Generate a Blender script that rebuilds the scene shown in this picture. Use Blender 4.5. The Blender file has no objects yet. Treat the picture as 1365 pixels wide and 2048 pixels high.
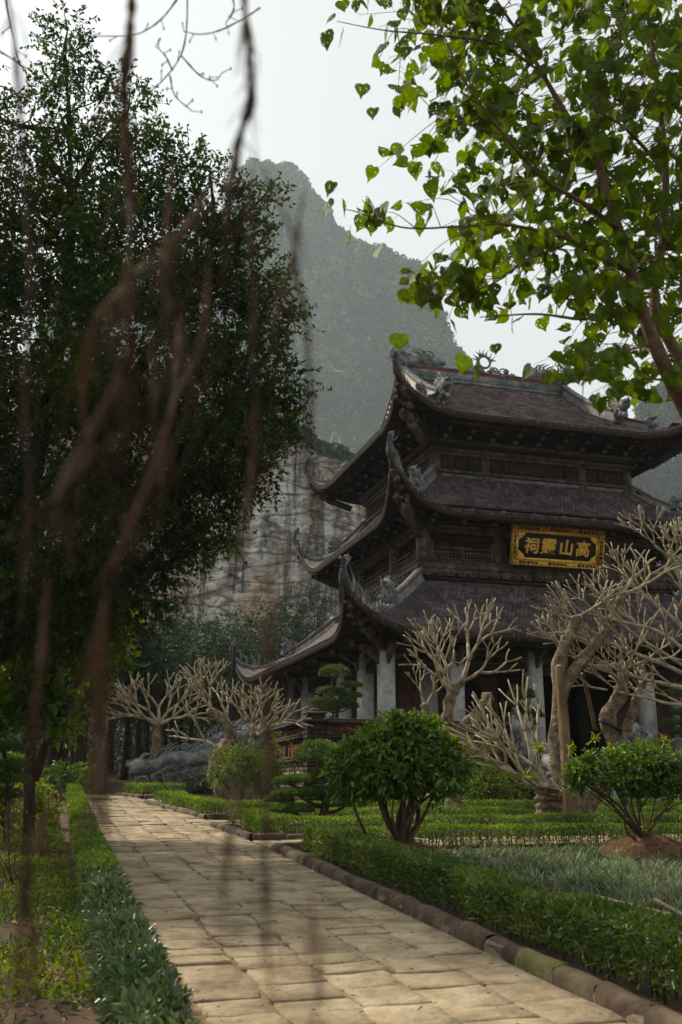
import bpy, math, random
import numpy as np
from mathutils import Vector, Matrix
R = math.radians
rng = np.random.default_rng(7)
random.seed(7)
S = bpy.context.scene
C = S.collection
TH = R(16.5)                    # the garden and temple are turned against the view
SL = 0.042                      # the ground climbs gently towards the temple
EYE = 1.5
PITCH = R(15.39)
FPX = 1991.0
CT, ST = math.cos(TH), math.sin(TH)

# ---------------------------------------------------------------- camera, world, sun
cam = bpy.data.cameras.new('camera'); camo = bpy.data.objects.new('camera', cam); C.objects.link(camo)
cam.sensor_fit = 'HORIZONTAL'; cam.sensor_width = 24.0; cam.lens = 24.0*FPX/1365.0
camo.location = (0, 0, EYE); camo.rotation_euler = (R(90)+PITCH, 0, 0)
cam.clip_start = 0.05; cam.clip_end = 3000
cam.dof.use_dof = True; cam.dof.focus_distance = 17.0; cam.dof.aperture_fstop = 3.4
S.camera = camo
SUN_EL, SUN_AZ = 45.0, -52.0    # azimuth measured from the view direction, to the left
w = bpy.data.worlds.new('World'); S.world = w; w.use_nodes = True
nt = w.node_tree; bg = nt.nodes['Background']
sky = nt.nodes.new('ShaderNodeTexSky'); sky.sky_type = 'NISHITA'; sky.sun_disc = False
sky.sun_elevation = R(SUN_EL); sky.sun_rotation = R(SUN_AZ)
sky.air_density = 1.0; sky.dust_density = 6.0; sky.ozone_density = 1.0
hs = nt.nodes.new('ShaderNodeHueSaturation'); hs.inputs['Saturation'].default_value = 0.22
nt.links.new(sky.outputs[0], hs.inputs['Color']); 
mixw = nt.nodes.new('ShaderNodeMix'); mixw.data_type = 'RGBA'; mixw.inputs[0].default_value = 0.75
mixw.inputs[7].default_value = (6.6, 6.9, 6.85, 1)      # even high overcast
nt.links.new(hs.outputs[0], mixw.inputs[6]); nt.links.new(mixw.outputs[2], bg.inputs[0])
bg.inputs[1].default_value = 0.108
sl = bpy.data.lights.new('sun', 'SUN'); sl.energy = 5.0; sl.angle = R(4); sl.color = (1.0, 0.89, 0.70)
so = bpy.data.objects.new('sun', sl); C.objects.link(so)
a, e = R(SUN_AZ), R(SUN_EL)
sd = Vector((math.sin(a)*math.cos(e), math.cos(a)*math.cos(e), math.sin(e)))
so.rotation_euler = sd.to_track_quat('Z', 'Y').to_euler(); so.location = sd*50
S.view_settings.view_transform = 'Standard'; S.view_settings.look = 'None'
S.view_settings.exposure = 0.22; S.view_settings.gamma = 1.0
S.view_settings.use_curve_mapping = False
S.render.engine = 'CYCLES'
S.cycles.max_bounces = 6; S.cycles.diffuse_bounces = 3; S.cycles.glossy_bounces = 2
S.cycles.transmission_bounces = 4; S.cycles.volume_bounces = 1; S.cycles.transparent_max_bounces = 8
S.cycles.use_denoising = True

# ---------------------------------------------------------------- frames
# all building is done in (u, v, z): u along the temple front, v away from the viewer
def gz(v): return SL*float(np.clip(v, -6, 48))
def gza(v): return SL*np.clip(v, -6, 48)
def W(u, v, z): return Vector((u*CT - v*ST, u*ST + v*CT, z))
def at(px, py, Y):
    """point seen at photo pixel (px, py) at forward distance Y, in (u, v, z)"""
    a = (px-682.5)/FPX; b = (1024-py)/FPX; c, s = math.cos(PITCH), math.sin(PITCH)
    x, y, z = a, c-b*s, s+b*c; t = Y/y; x *= t; y *= t
    return np.array([x*CT+y*ST, -x*ST+y*CT, EYE+z*t])
def vn(x, y, seed=0):
    """2-D value noise in 0..1"""
    x = np.asarray(x, float); y = np.asarray(y, float)
    r = np.random.default_rng(seed).random((64, 64))
    xi = np.floor(x).astype(int); yi = np.floor(y).astype(int); fx = x-xi; fy = y-yi
    fx = fx*fx*(3-2*fx); fy = fy*fy*(3-2*fy)
    g = lambda i, j: r[i % 64, j % 64]
    return (g(xi, yi)*(1-fx)+g(xi+1, yi)*fx)*(1-fy)+(g(xi, yi+1)*(1-fx)+g(xi+1, yi+1)*fx)*fy
def fbm(x, y, seed=0, oct=4):
    s = 0; a = 1; t = 0
    for o in range(oct):
        s = s+a*vn(np.asarray(x)*2**o+o*7.3, np.asarray(y)*2**o+o*3.1, seed+o); t += a; a *= .5
    return s/t

ORG = {}
def thing(name, label, cat, org=(0, 0, 0), group=None, kind=None):
    o = bpy.data.objects.new(name, None); C.objects.link(o)
    o.location = W(*org); o.rotation_euler = (0, 0, TH); o.empty_display_size = .2
    o['label'] = label; o['category'] = cat
    if group: o['group'] = group
    if kind: o['kind'] = kind
    ORG[o] = np.array(org, float)
    return o
class MB:
    def __init__(s): s.v = []; s.f = {3: [], 4: []}; s.big = []; s.n = 0
    def add(s, V, F3=None, F4=None, big=None):
        V = np.asarray(V, float).reshape(-1, 3)
        if F3 is not None and len(F3): s.f[3].append(np.asarray(F3, int).reshape(-1, 3)+s.n)
        if F4 is not None and len(F4): s.f[4].append(np.asarray(F4, int).reshape(-1, 4)+s.n)
        if big: s.big += [[i+s.n for i in f] for f in big]
        s.v.append(V); s.n += len(V); return s
    def box(s, lo, hi, taper=0, bev=0):
        (a, b, c), (d, e, f) = lo, hi
        t = taper
        if bev:
            k = bev
            V = []
            for z, q in ((c, k), (c+k, 0), (f-k, 0), (f, k)):
                V += [(a+q, b+q, z), (d-q, b+q, z), (d-q, e-q, z), (a+q, e-q, z)]
            F = [(3, 2, 1, 0), (12, 13, 14, 15)]
            for i in range(3):
                for j in range(4):
                    F.append((i*4+j, i*4+(j+1) % 4, i*4+4+(j+1) % 4, i*4+4+j))
            return s.add(V, F4=F)
        V = [(a, b, c), (d, b, c), (d, e, c), (a, e, c), (a+t, b+t, f), (d-t, b+t, f), (d-t, e-t, f), (a+t, e-t, f)]
        return s.add(V, F4=[(3, 2, 1, 0), (4, 5, 6, 7), (0, 1, 5, 4), (1, 2, 6, 5), (2, 3, 7, 6), (3, 0, 4, 7)])
    def beam(s, p, q, wd, ht, up=(0, 0, 1)):
        p = np.array(p, float); q = np.array(q, float); d = q-p; d /= np.linalg.norm(d)+1e-9
        sd = np.cross(d, up); sd /= np.linalg.norm(sd)+1e-9; n = np.cross(sd, d)
        V = []
        for c in (p, q):
            for i, j in ((-1, -1), (1, -1), (1, 1), (-1, 1)): V.append(c+sd*i*wd/2+n*j*ht/2)
        return s.add(V, F4=[(0, 1, 2, 3), (7, 6, 5, 4), (1, 0, 4, 5), (2, 1, 5, 6), (3, 2, 6, 7), (0, 3, 7, 4)])
    def tube(s, P, r, n=6, cap=True, lump=0):
        P = np.asarray(P, float); m = len(P)
        r = np.full(m, r, float) if np.isscalar(r) else np.asarray(r, float)
        T = np.gradient(P, axis=0) if m > 2 else np.repeat((P[1:]-P[:1]), 2, 0)
        T /= np.linalg.norm(T, axis=1)[:, None]+1e-9
        ref = np.array([0.31, 0.17, 0.93]) if abs(T[0][2]) < .9 else np.array([1., .1, 0])
        A = np.cross(T, ref); A /= np.linalg.norm(A, axis=1)[:, None]+1e-9; B = np.cross(T, A)
        an = np.linspace(0, 2*math.pi, n, endpoint=False)
        rr = r[:, None]*np.ones(n)
        if lump: rr = rr*(1+lump*(rng.random((m, n))-.5)*2)
        V = P[:, None]+rr[..., None]*(np.cos(an)[None, :, None]*A[:, None]+np.sin(an)[None, :, None]*B[:, None])
        F = []
        for i in range(m-1):
            for j in range(n):
                F.append((i*n+j, i*n+(j+1) % n, (i+1)*n+(j+1) % n, (i+1)*n+j))
        V = V.reshape(-1, 3); F3 = []
        if cap:
            V = np.vstack([V, P[0]-T[0]*r[0]*.5, P[-1]+T[-1]*r[-1]*.7])
            for j in range(n):
                F3.append((m*n, (j+1) % n, j)); F3.append((m*n+1, (m-1)*n+j, (m-1)*n+(j+1) % n))
        return s.add(V, F3, F)
    def blob(s, c, r, seed=0, amp=.2, n=10, m=7, fr=1.6):
        """lumpy ball"""
        th = np.linspace(0, 2*math.pi, n, endpoint=False); ph = np.linspace(0, math.pi, m)
        V = []
        r = np.array(r, float)*np.ones(3)
        for j, p in enumerate(ph):
            for t in (th if 0 < j < m-1 else th[:1]):
                d = np.array([math.sin(p)*math.cos(t), math.sin(p)*math.sin(t), math.cos(p)])
                k = 1+amp*(2*float(vn(d[0]*fr+9+seed, d[1]*fr+d[2]*fr*1.3+11, seed % 50))-1)
                V.append(np.array(c)+r*d*k)
        F3 = []; F4 = []
        idx = lambda j, i: 0 if j == 0 else (1+(m-2)*n if j == m-1 else 1+(j-1)*n+i % n)
        for j in range(m-1):
            for i in range(n):
                if j == 0: F3.append((0, idx(1, i), idx(1, i+1)))
                elif j == m-2: F3.append((idx(j, i), idx(m-1, 0), idx(j, i+1)))
                else: F4.append((idx(j, i), idx(j+1, i), idx(j+1, i+1), idx(j, i+1)))
        return s.add(V, F3, F4)
    def prism(s, poly, axis, a, b):
        """polygon (list of 2-tuples) extruded along axis 'u','v' or 'z' from a to b"""
        def P(p, t): return {'u': (t, p[0], p[1]), 'v': (p[0], t, p[1]), 'z': (p[0], p[1], t)}[axis]
        n = len(poly); V = [P(p, a) for p in poly]+[P(p, b) for p in poly]
        return s.add(V, F4=[(i, (i+1) % n, n+(i+1) % n, n+i) for i in range(n)], big=[list(range(n))[::-1], list(range(n, 2*n))])
    def sweep(s, P, side, prof):
        """open section prof [(across, up)...] swept along P with side vectors"""
        P = np.asarray(P, float); k = len(prof); V = []
        for p, sd in zip(P, side):
            for a, b in prof: V.append(p+np.asarray(sd)*a+np.array([0, 0, b]))
        F = []
        for i in range(len(P)-1):
            for j in range(k):
                F.append((i*k+j, i*k+(j+1) % k, (i+1)*k+(j+1) % k, (i+1)*k+j))
        return s.add(V, F4=F, big=[list(range(k))[::-1], [(len(P)-1)*k+j for j in range(k)]])
    def data(s, name, org=(0, 0, 0), smooth=False):
        me = bpy.data.meshes.new(name)
        V = np.vstack(s.v)-np.asarray(org, float)
        f3 = np.vstack(s.f[3]) if s.f[3] else np.zeros((0, 3), int)
        f4 = np.vstack(s.f[4]) if s.f[4] else np.zeros((0, 4), int)
        lt = np.concatenate([np.full(len(f3), 3), np.full(len(f4), 4), np.array([len(b) for b in s.big], int)]).astype(int)
        li = np.concatenate([f3.ravel(), f4.ravel()]+[np.array(b, int) for b in s.big]).astype(int)
        me.vertices.add(len(V)); me.vertices.foreach_set('co', V.ravel())
        me.loops.add(len(li)); me.loops.foreach_set('vertex_index', li)
        ls = np.concatenate([[0], np.cumsum(lt)[:-1]]).astype(int)
        me.polygons.add(len(lt)); me.polygons.foreach_set('loop_start', ls)
        me.polygons.foreach_set('loop_total', lt)
        if smooth: me.polygons.foreach_set('use_smooth', np.ones(len(lt), bool))
        me.update(calc_edges=True); me.validate()
        return me
    def build(s, name, m, parent=None, smooth=False, kind=None, label=None):
        org = ORG[parent] if parent is not None else (0, 0, 0)
        me = s.data(name, org, smooth); me.materials.append(m)
        o = bpy.data.objects.new(name, me); C.objects.link(o)
        if parent is not None: o.parent = parent; ORG[o] = np.array(org, float)
        else: o.rotation_euler = (0, 0, TH); ORG[o] = np.zeros(3)
        if kind: o['kind'] = kind
        if label: o['label'] = label
        return o
def solo(o, label, cat, group=None, kind=None):
    """a thing that is one mesh: move its origin to its base"""
    me = o.data; n = len(me.vertices); co = np.zeros(n*3); me.vertices.foreach_get('co', co); co = co.reshape(-1, 3)
    b = np.array([(co[:, 0].min()+co[:, 0].max())/2, (co[:, 1].min()+co[:, 1].max())/2, co[:, 2].min()])
    me.vertices.foreach_set('co', (co-b).ravel()); o.location = W(*b); ORG[o] = b
    o['label'] = label; o['category'] = cat
    if group: o['group'] = group
    if kind: o['kind'] = kind
    return o
def copy_tree(o, parent=None, deep=True):
    c = o.copy(); C.objects.link(c); c.parent = parent
    if o in ORG: ORG[c] = ORG[o]
    if deep:
        for ch in list(o.children): copy_tree(ch, c)
    return c

# ---------------------------------------------------------------- materials
def M(name, c1, c2=None, c3=None, scale=4, rough=.85, bump=.3, bscale=None, spec=.3, detail=6, stretch=None, dist=0.02,
      ramp=(.35, .5, .65), trans=0, island=0, metallic=0, coat=0):
    m = bpy.data.materials.new(name); m.use_nodes = True; N = m.node_tree.nodes; K = m.node_tree.links
    b = N['Principled BSDF']; b.inputs['Roughness'].default_value = rough
    b.inputs['Specular IOR Level'].default_value = spec; b.inputs['Metallic'].default_value = metallic
    if coat: b.inputs['Coat Weight'].default_value = coat; b.inputs['Coat Roughness'].default_value = .3
    c2 = c2 or c1; c3 = c3 or c2
    tc = N.new('ShaderNodeTexCoord'); mp = N.new('ShaderNodeMapping'); K.new(tc.outputs['Object'], mp.inputs[0])
    if stretch: mp.inputs['Scale'].default_value = stretch
    n1 = N.new('ShaderNodeTexNoise'); n1.inputs['Scale'].default_value = scale; n1.inputs['Detail'].default_value = detail
    n1.inputs['Roughness'].default_value = .65
    K.new(mp.outputs[0], n1.inputs['Vector'])
    rp = N.new('ShaderNodeValToRGB'); E = rp.color_ramp.elements
    E[0].position = ramp[0]; E[0].color = (*c1, 1); E[1].position = ramp[2]; E[1].color = (*c3, 1)
    x = E.new(ramp[1]); x.color = (*c2, 1)
    K.new(n1.outputs['Fac'], rp.inputs[0]); col = rp.outputs[0]
    if island:
        g = N.new('ShaderNodeNewGeometry'); mr = N.new('ShaderNodeMapRange')
        mr.inputs[3].default_value = 1-island; mr.inputs[4].default_value = 1+island
        K.new(g.outputs['Random Per Island'], mr.inputs[0])
        h = N.new('ShaderNodeHueSaturation'); K.new(col, h.inputs['Color']); K.new(mr.outputs[0], h.inputs['Value'])
        mr2 = N.new('ShaderNodeMapRange'); mr2.inputs[3].default_value = .5-island*.05; mr2.inputs[4].default_value = .5+island*.05
        ml = N.new('ShaderNodeMath'); ml.operation = 'FRACT'; mm = N.new('ShaderNodeMath'); mm.operation = 'MULTIPLY'; mm.inputs[1].default_value = 7.31
        K.new(g.outputs['Random Per Island'], mm.inputs[0]); K.new(mm.outputs[0], ml.inputs[0]); K.new(ml.outputs[0], mr2.inputs[0])
        K.new(mr2.outputs[0], h.inputs['Hue']); col = h.outputs[0]
    K.new(col, b.inputs['Base Color'])
    if bump:
        n2 = N.new('ShaderNodeTexNoise'); n2.inputs['Scale'].default_value = bscale or scale*5; n2.inputs['Detail'].default_value = 5
        K.new(mp.outputs[0], n2.inputs['Vector'])
        bp = N.new('ShaderNodeBump'); bp.inputs['Strength'].default_value = bump; bp.inputs['Distance'].default_value = dist
        K.new(n2.outputs['Fac'], bp.inputs['Height']); K.new(bp.outputs[0], b.inputs['Normal'])
    if trans:
        out = N['Material Output']; t = N.new('ShaderNodeBsdfTranslucent'); mx = N.new('ShaderNodeMixShader')
        h2 = N.new('ShaderNodeHueSaturation'); h2.inputs['Saturation'].default_value = 1.15; h2.inputs['Value'].default_value = 1.6
        h2.inputs['Hue'].default_value = .485
        K.new(col, h2.inputs['Color']); K.new(h2.outputs[0], t.inputs[0])
        mx.inputs[0].default_value = trans; K.new(b.outputs[0], mx.inputs[1]); K.new(t.outputs[0], mx.inputs[2])
        K.new(mx.outputs[0], out.inputs['Surface'])
    m.diffuse_color = (*c2, 1)
    return m
mt = {}
mt['earth'] = M('earth', (.035, .02, .012), (.06, .036, .020), (.09, .055, .03), 3, .95, .6, 14)
mt['mulch'] = M('mulch', (.05, .022, .01), (.11, .05, .022), (.17, .09, .045), 9, .95, 1, 30, dist=.03)
mt['paver'] = M('paver', (.13, .095, .052), (.26, .205, .122), (.40, .33, .215), 2.6, .85, 1, 16, dist=.02, island=.28, ramp=(.32, .5, .70), detail=12)
mt['joint'] = M('joint', (.13, .08, .045), (.20, .13, .075), (.27, .19, .11), 6, .95, .8, 25)
mt['mosskerb'] = M('mossy_kerb', (.05, .05, .015), (.10, .10, .025), (.15, .12, .06), 6, .95, .9, 20)
mt['mortar'] = M('mortar', (.12, .09, .06), (.2, .155, .11), None, 8, .95, .8)
mt['kerb'] = M('kerb', (.035, .024, .016), (.078, .053, .034), (.12, .095, .05), 3.5, .9, .7, 16, island=.2)
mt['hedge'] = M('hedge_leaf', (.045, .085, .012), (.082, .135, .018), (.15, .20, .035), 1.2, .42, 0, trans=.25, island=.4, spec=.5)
mt['hedge_lit'] = M('hedge_leaf_lit', (.06, .12, .012), (.115, .205, .018), (.20, .30, .03), 1.2, .5, 0, trans=.25, island=.45, spec=.4)  # far rows in sun: their brightness is put into this leaf colour
mt['hedge_shaded'] = M('hedge_leaf_shaded', (.035, .065, .02), (.062, .10, .032), (.12, .155, .065), 1.2, .38, 0, trans=.15, island=.5, spec=.6)  # near left stretch: its shade is put into the grey-green
mt['stem'] = M('stem', (.05, .03, .018), (.09, .06, .035), None, 8, .9, .3)
mt['mondo'] = M('mondo_blade', (.07, .11, .05), (.12, .175, .08), (.21, .25, .13), .8, .6, 0, trans=.15, island=.5, spec=.2)
mt['lawn'] = M('lawn_leaf', (.035, .075, .010), (.085, .15, .012), (.22, .26, .02), .6, .6, 0, trans=.3, island=.5)
mt['deadleaf'] = M('dead_leaf', (.13, .07, .03), (.24, .15, .08), (.32, .24, .16), 5, .8, 0, island=.4)
mt['darkleaf'] = M('dark_leaf', (.012, .026, .005), (.026, .050, .007), (.065, .10, .012), .5, .55, 0, trans=.36, island=.5, spec=.22)
mt['forestleaf'] = M('forest_leaf', (.016, .034, .014), (.028, .052, .022), (.04, .07, .03), .3, .6, 0, trans=.15, island=.5, spec=.2)
mt['bushleaf'] = M('bush_leaf', (.036, .078, .010), (.07, .135, .014), (.14, .21, .024), 1.5, .42, 0, trans=.32, island=.5, spec=.5)
mt['yellowleaf'] = M('yellow_leaf', (.10, .15, .01), (.17, .23, .015), (.25, .28, .02), 1, .5, 0, trans=.5, island=.4)
mt['sideleaf'] = M('side_leaf', (.05, .10, .014), (.10, .17, .02), (.19, .25, .025), .7, .5, 0, trans=.4, island=.5)
mt['padleaf'] = M('pad_leaf', (.045, .095, .018), (.075, .14, .025), (.12, .19, .04), 2, .45, 0, trans=.25, island=.5, spec=.5)
mt['podoleaf'] = M('podocarpus_leaf', (.05, .085, .018), (.085, .13, .03), (.15, .20, .055), 2, .5, 0, trans=.25, island=.5)
mt['bark'] = M('bark', (.04, .026, .016), (.075, .05, .032), (.12, .085, .055), 6, .9, 1, 22, stretch=(1, 1, .35), dist=.03)
mt['darkbark'] = M('dark_bark', (.014, .010, .007), (.03, .02, .014), (.05, .036, .026), 5, .9, 1, 20, stretch=(1, 1, .3), dist=.03)
mt['bodhibark'] = M('bodhi_bark', (.07, .038, .02), (.13, .075, .042), (.17, .11, .07), 14, .8, .6, 60, dist=.01)
mt['plumbark'] = M('plumeria_bark', (.07, .048, .028), (.16, .118, .072), (.32, .26, .175), 7, .88, 1, 24, dist=.05)
mt['plumtwig'] = M('plumeria_twig', (.17, .135, .08), (.31, .255, .16), (.44, .39, .28), 7, .75, .6, 40, dist=.012)
mt['root'] = M('aerial_root', (.014, .007, .004), (.042, .020, .010), (.11, .058, .027), 5, .95, .5, 30)
mt['twig'] = M('bare_twig', (.05, .03, .025), (.09, .055, .042), None, 20, .9, .3)
mt['pole'] = M('pole_wood', (.06, .034, .018), (.12, .072, .036), (.20, .13, .07), 5, .85, .6, 20, stretch=(1, 1, .12))
mt['bamboo'] = M('bamboo', (.24, .16, .07), (.34, .25, .12), (.42, .33, .18), 3, .55, .2)
mt['tile'] = M('roof_tile', (.032, .021, .022), (.060, .041, .043), (.105, .076, .078), 1.4, .7, .5, 14, island=.5, spec=.3)
mt['tile_hi'] = M('roof_tile_weathered', (.048, .033, .032), (.085, .061, .058), (.14, .105, .10), 1.4, .75, .5, 14, island=.5)
mt['fringe'] = M('eave_tile', (.045, .028, .02), (.085, .052, .036), (.16, .115, .085), 6, .7, .4, island=.35)
mt['fascia'] = M('fascia_wood', (.018, .009, .007), (.032, .016, .012), (.05, .03, .022), 3, .8, .5)
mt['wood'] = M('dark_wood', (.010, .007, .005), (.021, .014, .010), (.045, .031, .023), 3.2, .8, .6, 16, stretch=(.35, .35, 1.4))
mt['nose'] = M('lit_carved_nose', (.09, .07, .05), (.17, .135, .10), (.26, .21, .16), 5, .8, .6)  # paler than the arms: highlights from bounced light painted in
mt['woodlit'] = M('weathered_lit_wood', (.035, .024, .016), (.075, .052, .036), (.15, .11, .078), 3.2, .8, .7, 16)  # weathered beams, with a lit tone painted into the colour too
mt['hallwall'] = M('hall_brick', (.06, .026, .018), (.12, .055, .038), (.19, .10, .07), 2.5, .85, .7, 12)
mt['panelwood'] = M('panel_wood', (.022, .010, .007), (.045, .020, .014), (.075, .036, .026), 3, .8, .6, 12)
mt['stone'] = M('grey_stone', (.08, .082, .080), (.16, .163, .160), (.28, .28, .272), 3.5, .85, .8, 18, dist=.03)
mt['column'] = M('column_stone', (.33, .32, .29), (.44, .43, .40), (.55, .54, .51), 5, .8, .8, 60, dist=.01)
mt['ridgestone'] = M('ridge_plaster', (.06, .065, .07), (.12, .125, .13), (.22, .22, .21), 2.5, .85, .7, 14)
mt['paleplaster'] = M('pale_plaster', (.20, .21, .18), (.36, .37, .33), (.5, .5, .46), 3, .85, .5, 14)
mt['redbrick'] = M('red_strip', (.13, .03, .018), (.25, .06, .035), (.33, .10, .06), 6, .85, .6)
mt['redpanel'] = M('red_panel', (.15, .045, .028), (.28, .095, .062), (.38, .17, .12), 5, .85, .9, 16, dist=.04)
mt['darkbrick'] = M('mossy_brick', (.018, .012, .009), (.04, .025, .018), (.085, .055, .038), 3.5, .9, .8, 14)
mt['verdigris'] = M('dark_scale', (.02, .022, .021), (.035, .04, .038), (.075, .08, .076), 5, .6, .6)
mt['gold'] = M('gold_paint', (.36, .19, .015), (.60, .35, .035), (.75, .48, .08), 8, .42, .4, 40, spec=.6, metallic=.35, dist=.01)
mt['goldframe'] = M('gold_frame', (.22, .11, .008), (.50, .28, .022), (.66, .40, .05), 9, .45, 1, 26, spec=.6, metallic=.3, dist=.03)
mt['lacquer'] = M('black_lacquer', (.006, .003, .003), (.012, .006, .006), None, 8, .5, .5, 60)
mt['black'] = M('interior_dark', (.008, .006, .005), (.012, .009, .007), None, 2, .9, 0)  # near-black: darkness of the hall interior put in the colour
mt['orange'] = M('orange_banner', (.45, .07, .012), (.62, .12, .02), None, 3, .8, 0)
mt['step'] = M('step_stone', (.10, .105, .11), (.17, .175, .18), (.24, .24, .24), 3, .85, .6, 18)
mt['ceramic'] = M('pot_glaze', (.16, .13, .10), (.25, .22, .18), None, 5, .6, .3)
mt['plastic'] = M('black_plastic', (.008, .008, .012), (.012, .012, .018), None, 5, .5, .2)
mt['boulder'] = M('boulder_stone', (.10, .075, .05), (.20, .155, .11), (.30, .25, .18), 3, .9, 1, 9, dist=.08)
mt['hillbase'] = M('hill_ground', (.02, .035, .015), (.035, .055, .02), (.42, .42, .40), .02, .9, .5, .2, ramp=(.3, .58, .62), dist=3., stretch=(1.6, 1.6, .7))
mt['hillgreen'] = M('hill_scrub', (.012, .034, .014), (.045, .085, .028), (.14, .18, .06), .02, .9, 0, island=.75, trans=.1)
# brick wall and cliff need their own node set-ups
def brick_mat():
    m = bpy.data.materials.new('lit_stone_blocks'); m.use_nodes = True; N = m.node_tree.nodes; K = m.node_tree.links; b = N['Principled BSDF']
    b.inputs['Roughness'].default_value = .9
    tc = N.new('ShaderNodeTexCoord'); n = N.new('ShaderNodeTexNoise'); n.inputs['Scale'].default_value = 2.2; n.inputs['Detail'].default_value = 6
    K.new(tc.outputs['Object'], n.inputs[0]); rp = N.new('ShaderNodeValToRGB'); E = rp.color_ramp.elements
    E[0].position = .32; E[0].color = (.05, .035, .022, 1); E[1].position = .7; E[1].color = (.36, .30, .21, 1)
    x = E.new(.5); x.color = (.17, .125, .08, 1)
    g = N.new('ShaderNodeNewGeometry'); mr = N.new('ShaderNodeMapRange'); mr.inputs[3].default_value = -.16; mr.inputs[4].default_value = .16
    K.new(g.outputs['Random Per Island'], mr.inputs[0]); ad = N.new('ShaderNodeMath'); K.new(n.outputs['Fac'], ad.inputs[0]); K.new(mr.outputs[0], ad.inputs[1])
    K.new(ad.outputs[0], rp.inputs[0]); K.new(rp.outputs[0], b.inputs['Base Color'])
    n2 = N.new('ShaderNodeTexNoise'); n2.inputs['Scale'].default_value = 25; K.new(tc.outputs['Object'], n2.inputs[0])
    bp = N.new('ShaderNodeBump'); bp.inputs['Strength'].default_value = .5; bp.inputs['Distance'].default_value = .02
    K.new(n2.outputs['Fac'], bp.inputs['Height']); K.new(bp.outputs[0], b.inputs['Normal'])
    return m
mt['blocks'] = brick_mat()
def rock_mat(name, cliff=True):
    m = bpy.data.materials.new(name); m.use_nodes = True; N = m.node_tree.nodes; K = m.node_tree.links; b = N['Principled BSDF']
    b.inputs['Roughness'].default_value = .92; b.inputs['Specular IOR Level'].default_value = .2
    tc = N.new('ShaderNodeTexCoord')
    def noise(sc, st, det=7, dist=0):
        mp = N.new('ShaderNodeMapping'); mp.inputs['Scale'].default_value = st; K.new(tc.outputs['Object'], mp.inputs[0])
        n = N.new('ShaderNodeTexNoise'); n.inputs['Scale'].default_value = sc; n.inputs['Detail'].default_value = det
        n.inputs['Roughness'].default_value = .68; n.inputs['Distortion'].default_value = dist
        K.new(mp.outputs[0], n.inputs[0]); return n.outputs['Fac']
    def ramp(fac, *st):
        r = N.new('ShaderNodeValToRGB'); E = r.color_ramp.elements
        E[0].position = st[0][0]; E[0].color = (*st[0][1], 1); E[1].position = st[-1][0]; E[1].color = (*st[-1][1], 1)
        for p, c in st[1:-1]: x = E.new(p); x.color = (*c, 1)
        K.new(fac, r.inputs[0]); return r.outputs[0]
    def mix(f, a, c, mode='MIX'):
        x = N.new('ShaderNodeMix'); x.data_type = 'RGBA'; x.blend_type = mode
        if isinstance(f, float): x.inputs[0].default_value = f
        else: K.new(f, x.inputs[0])
        K.new(a, x.inputs[6]); K.new(c, x.inputs[7]); return x.outputs[2]
    base = ramp(noise(.30, (1, 1, .8), 10, .4), (.33, (.40, .37, .33)), (.44, (.62, .59, .54)), (.56, (.80, .78, .73)), (.75, (.88, .86, .82)))
    ora = ramp(noise(.16, (1.6, 1.6, .35), 8, .8), (.4, (.40, .20, .08)), (.6, (.6, .40, .19)), (.7, (.5, .33, .18)))
    of = ramp(noise(.09, (1.5, 1.5, .5), 9, .9), (.46, (0, 0, 0)), (.60, (.85, .85, .85)))
    dark = ramp(noise(.2, (2.6, 2.6, .22), 8, .5), (.4, (.05, .045, .045)), (.7, (.09, .075, .07)))
    df = ramp(noise(.085, (2.4, 2.4, .24), 10, 1.2), (.47, (0, 0, 0)), (.58, (.9, .9, .9)))
    cr = ramp(noise(.55, (.6, .6, 2.0), 10, .6), (.36, (.25, .22, .20)), (.46, (1, 1, 1)))
    def cracks(sc, st, w_, d_):
        mp = N.new('ShaderNodeMapping'); mp.inputs['Scale'].default_value = st; K.new(tc.outputs['Object'], mp.inputs[0])
        nn = N.new('ShaderNodeTexNoise'); nn.inputs['Scale'].default_value = .6; nn.inputs['Detail'].default_value = 6; K.new(mp.outputs[0], nn.inputs[0])
        mm = N.new('ShaderNodeMix'); mm.data_type = 'RGBA'; mm.blend_type = 'LINEAR_LIGHT'; mm.inputs[0].default_value = d_; K.new(mp.outputs[0], mm.inputs[6]); K.new(nn.outputs['Color'], mm.inputs[7])
        v = N.new('ShaderNodeTexVoronoi'); v.feature = 'DISTANCE_TO_EDGE'; v.inputs['Scale'].default_value = sc; K.new(mm.outputs[2], v.inputs['Vector'])
        return ramp(v.outputs['Distance'], (0, (.16, .13, .12)), (w_*.5, (.55, .52, .5)), (w_, (1, 1, 1)))
    c = mix(of, base, ora); c = mix(df, c, dark); c = mix(.55, c, cr, 'MULTIPLY')
    k1 = cracks(.16, (.55, .55, 1.9), .07, 1.6); k2 = cracks(.42, (.6, .6, 1.7), .08, 1.2)
    c = mix(.85, c, k1, 'MULTIPLY'); c = mix(.55, c, k2, 'MULTIPLY')
    K.new(c, b.inputs['Base Color'])
    bp = N.new('ShaderNodeBump'); bp.inputs['Strength'].default_value = 1; bp.inputs['Distance'].default_value = 1.6
    K.new(noise(.5, (.6, .6, 2), 9), bp.inputs['Height']); K.new(bp.outputs[0], b.inputs['Normal'])
    return m
mt['cliff'] = rock_mat('cliff_rock')

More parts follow.
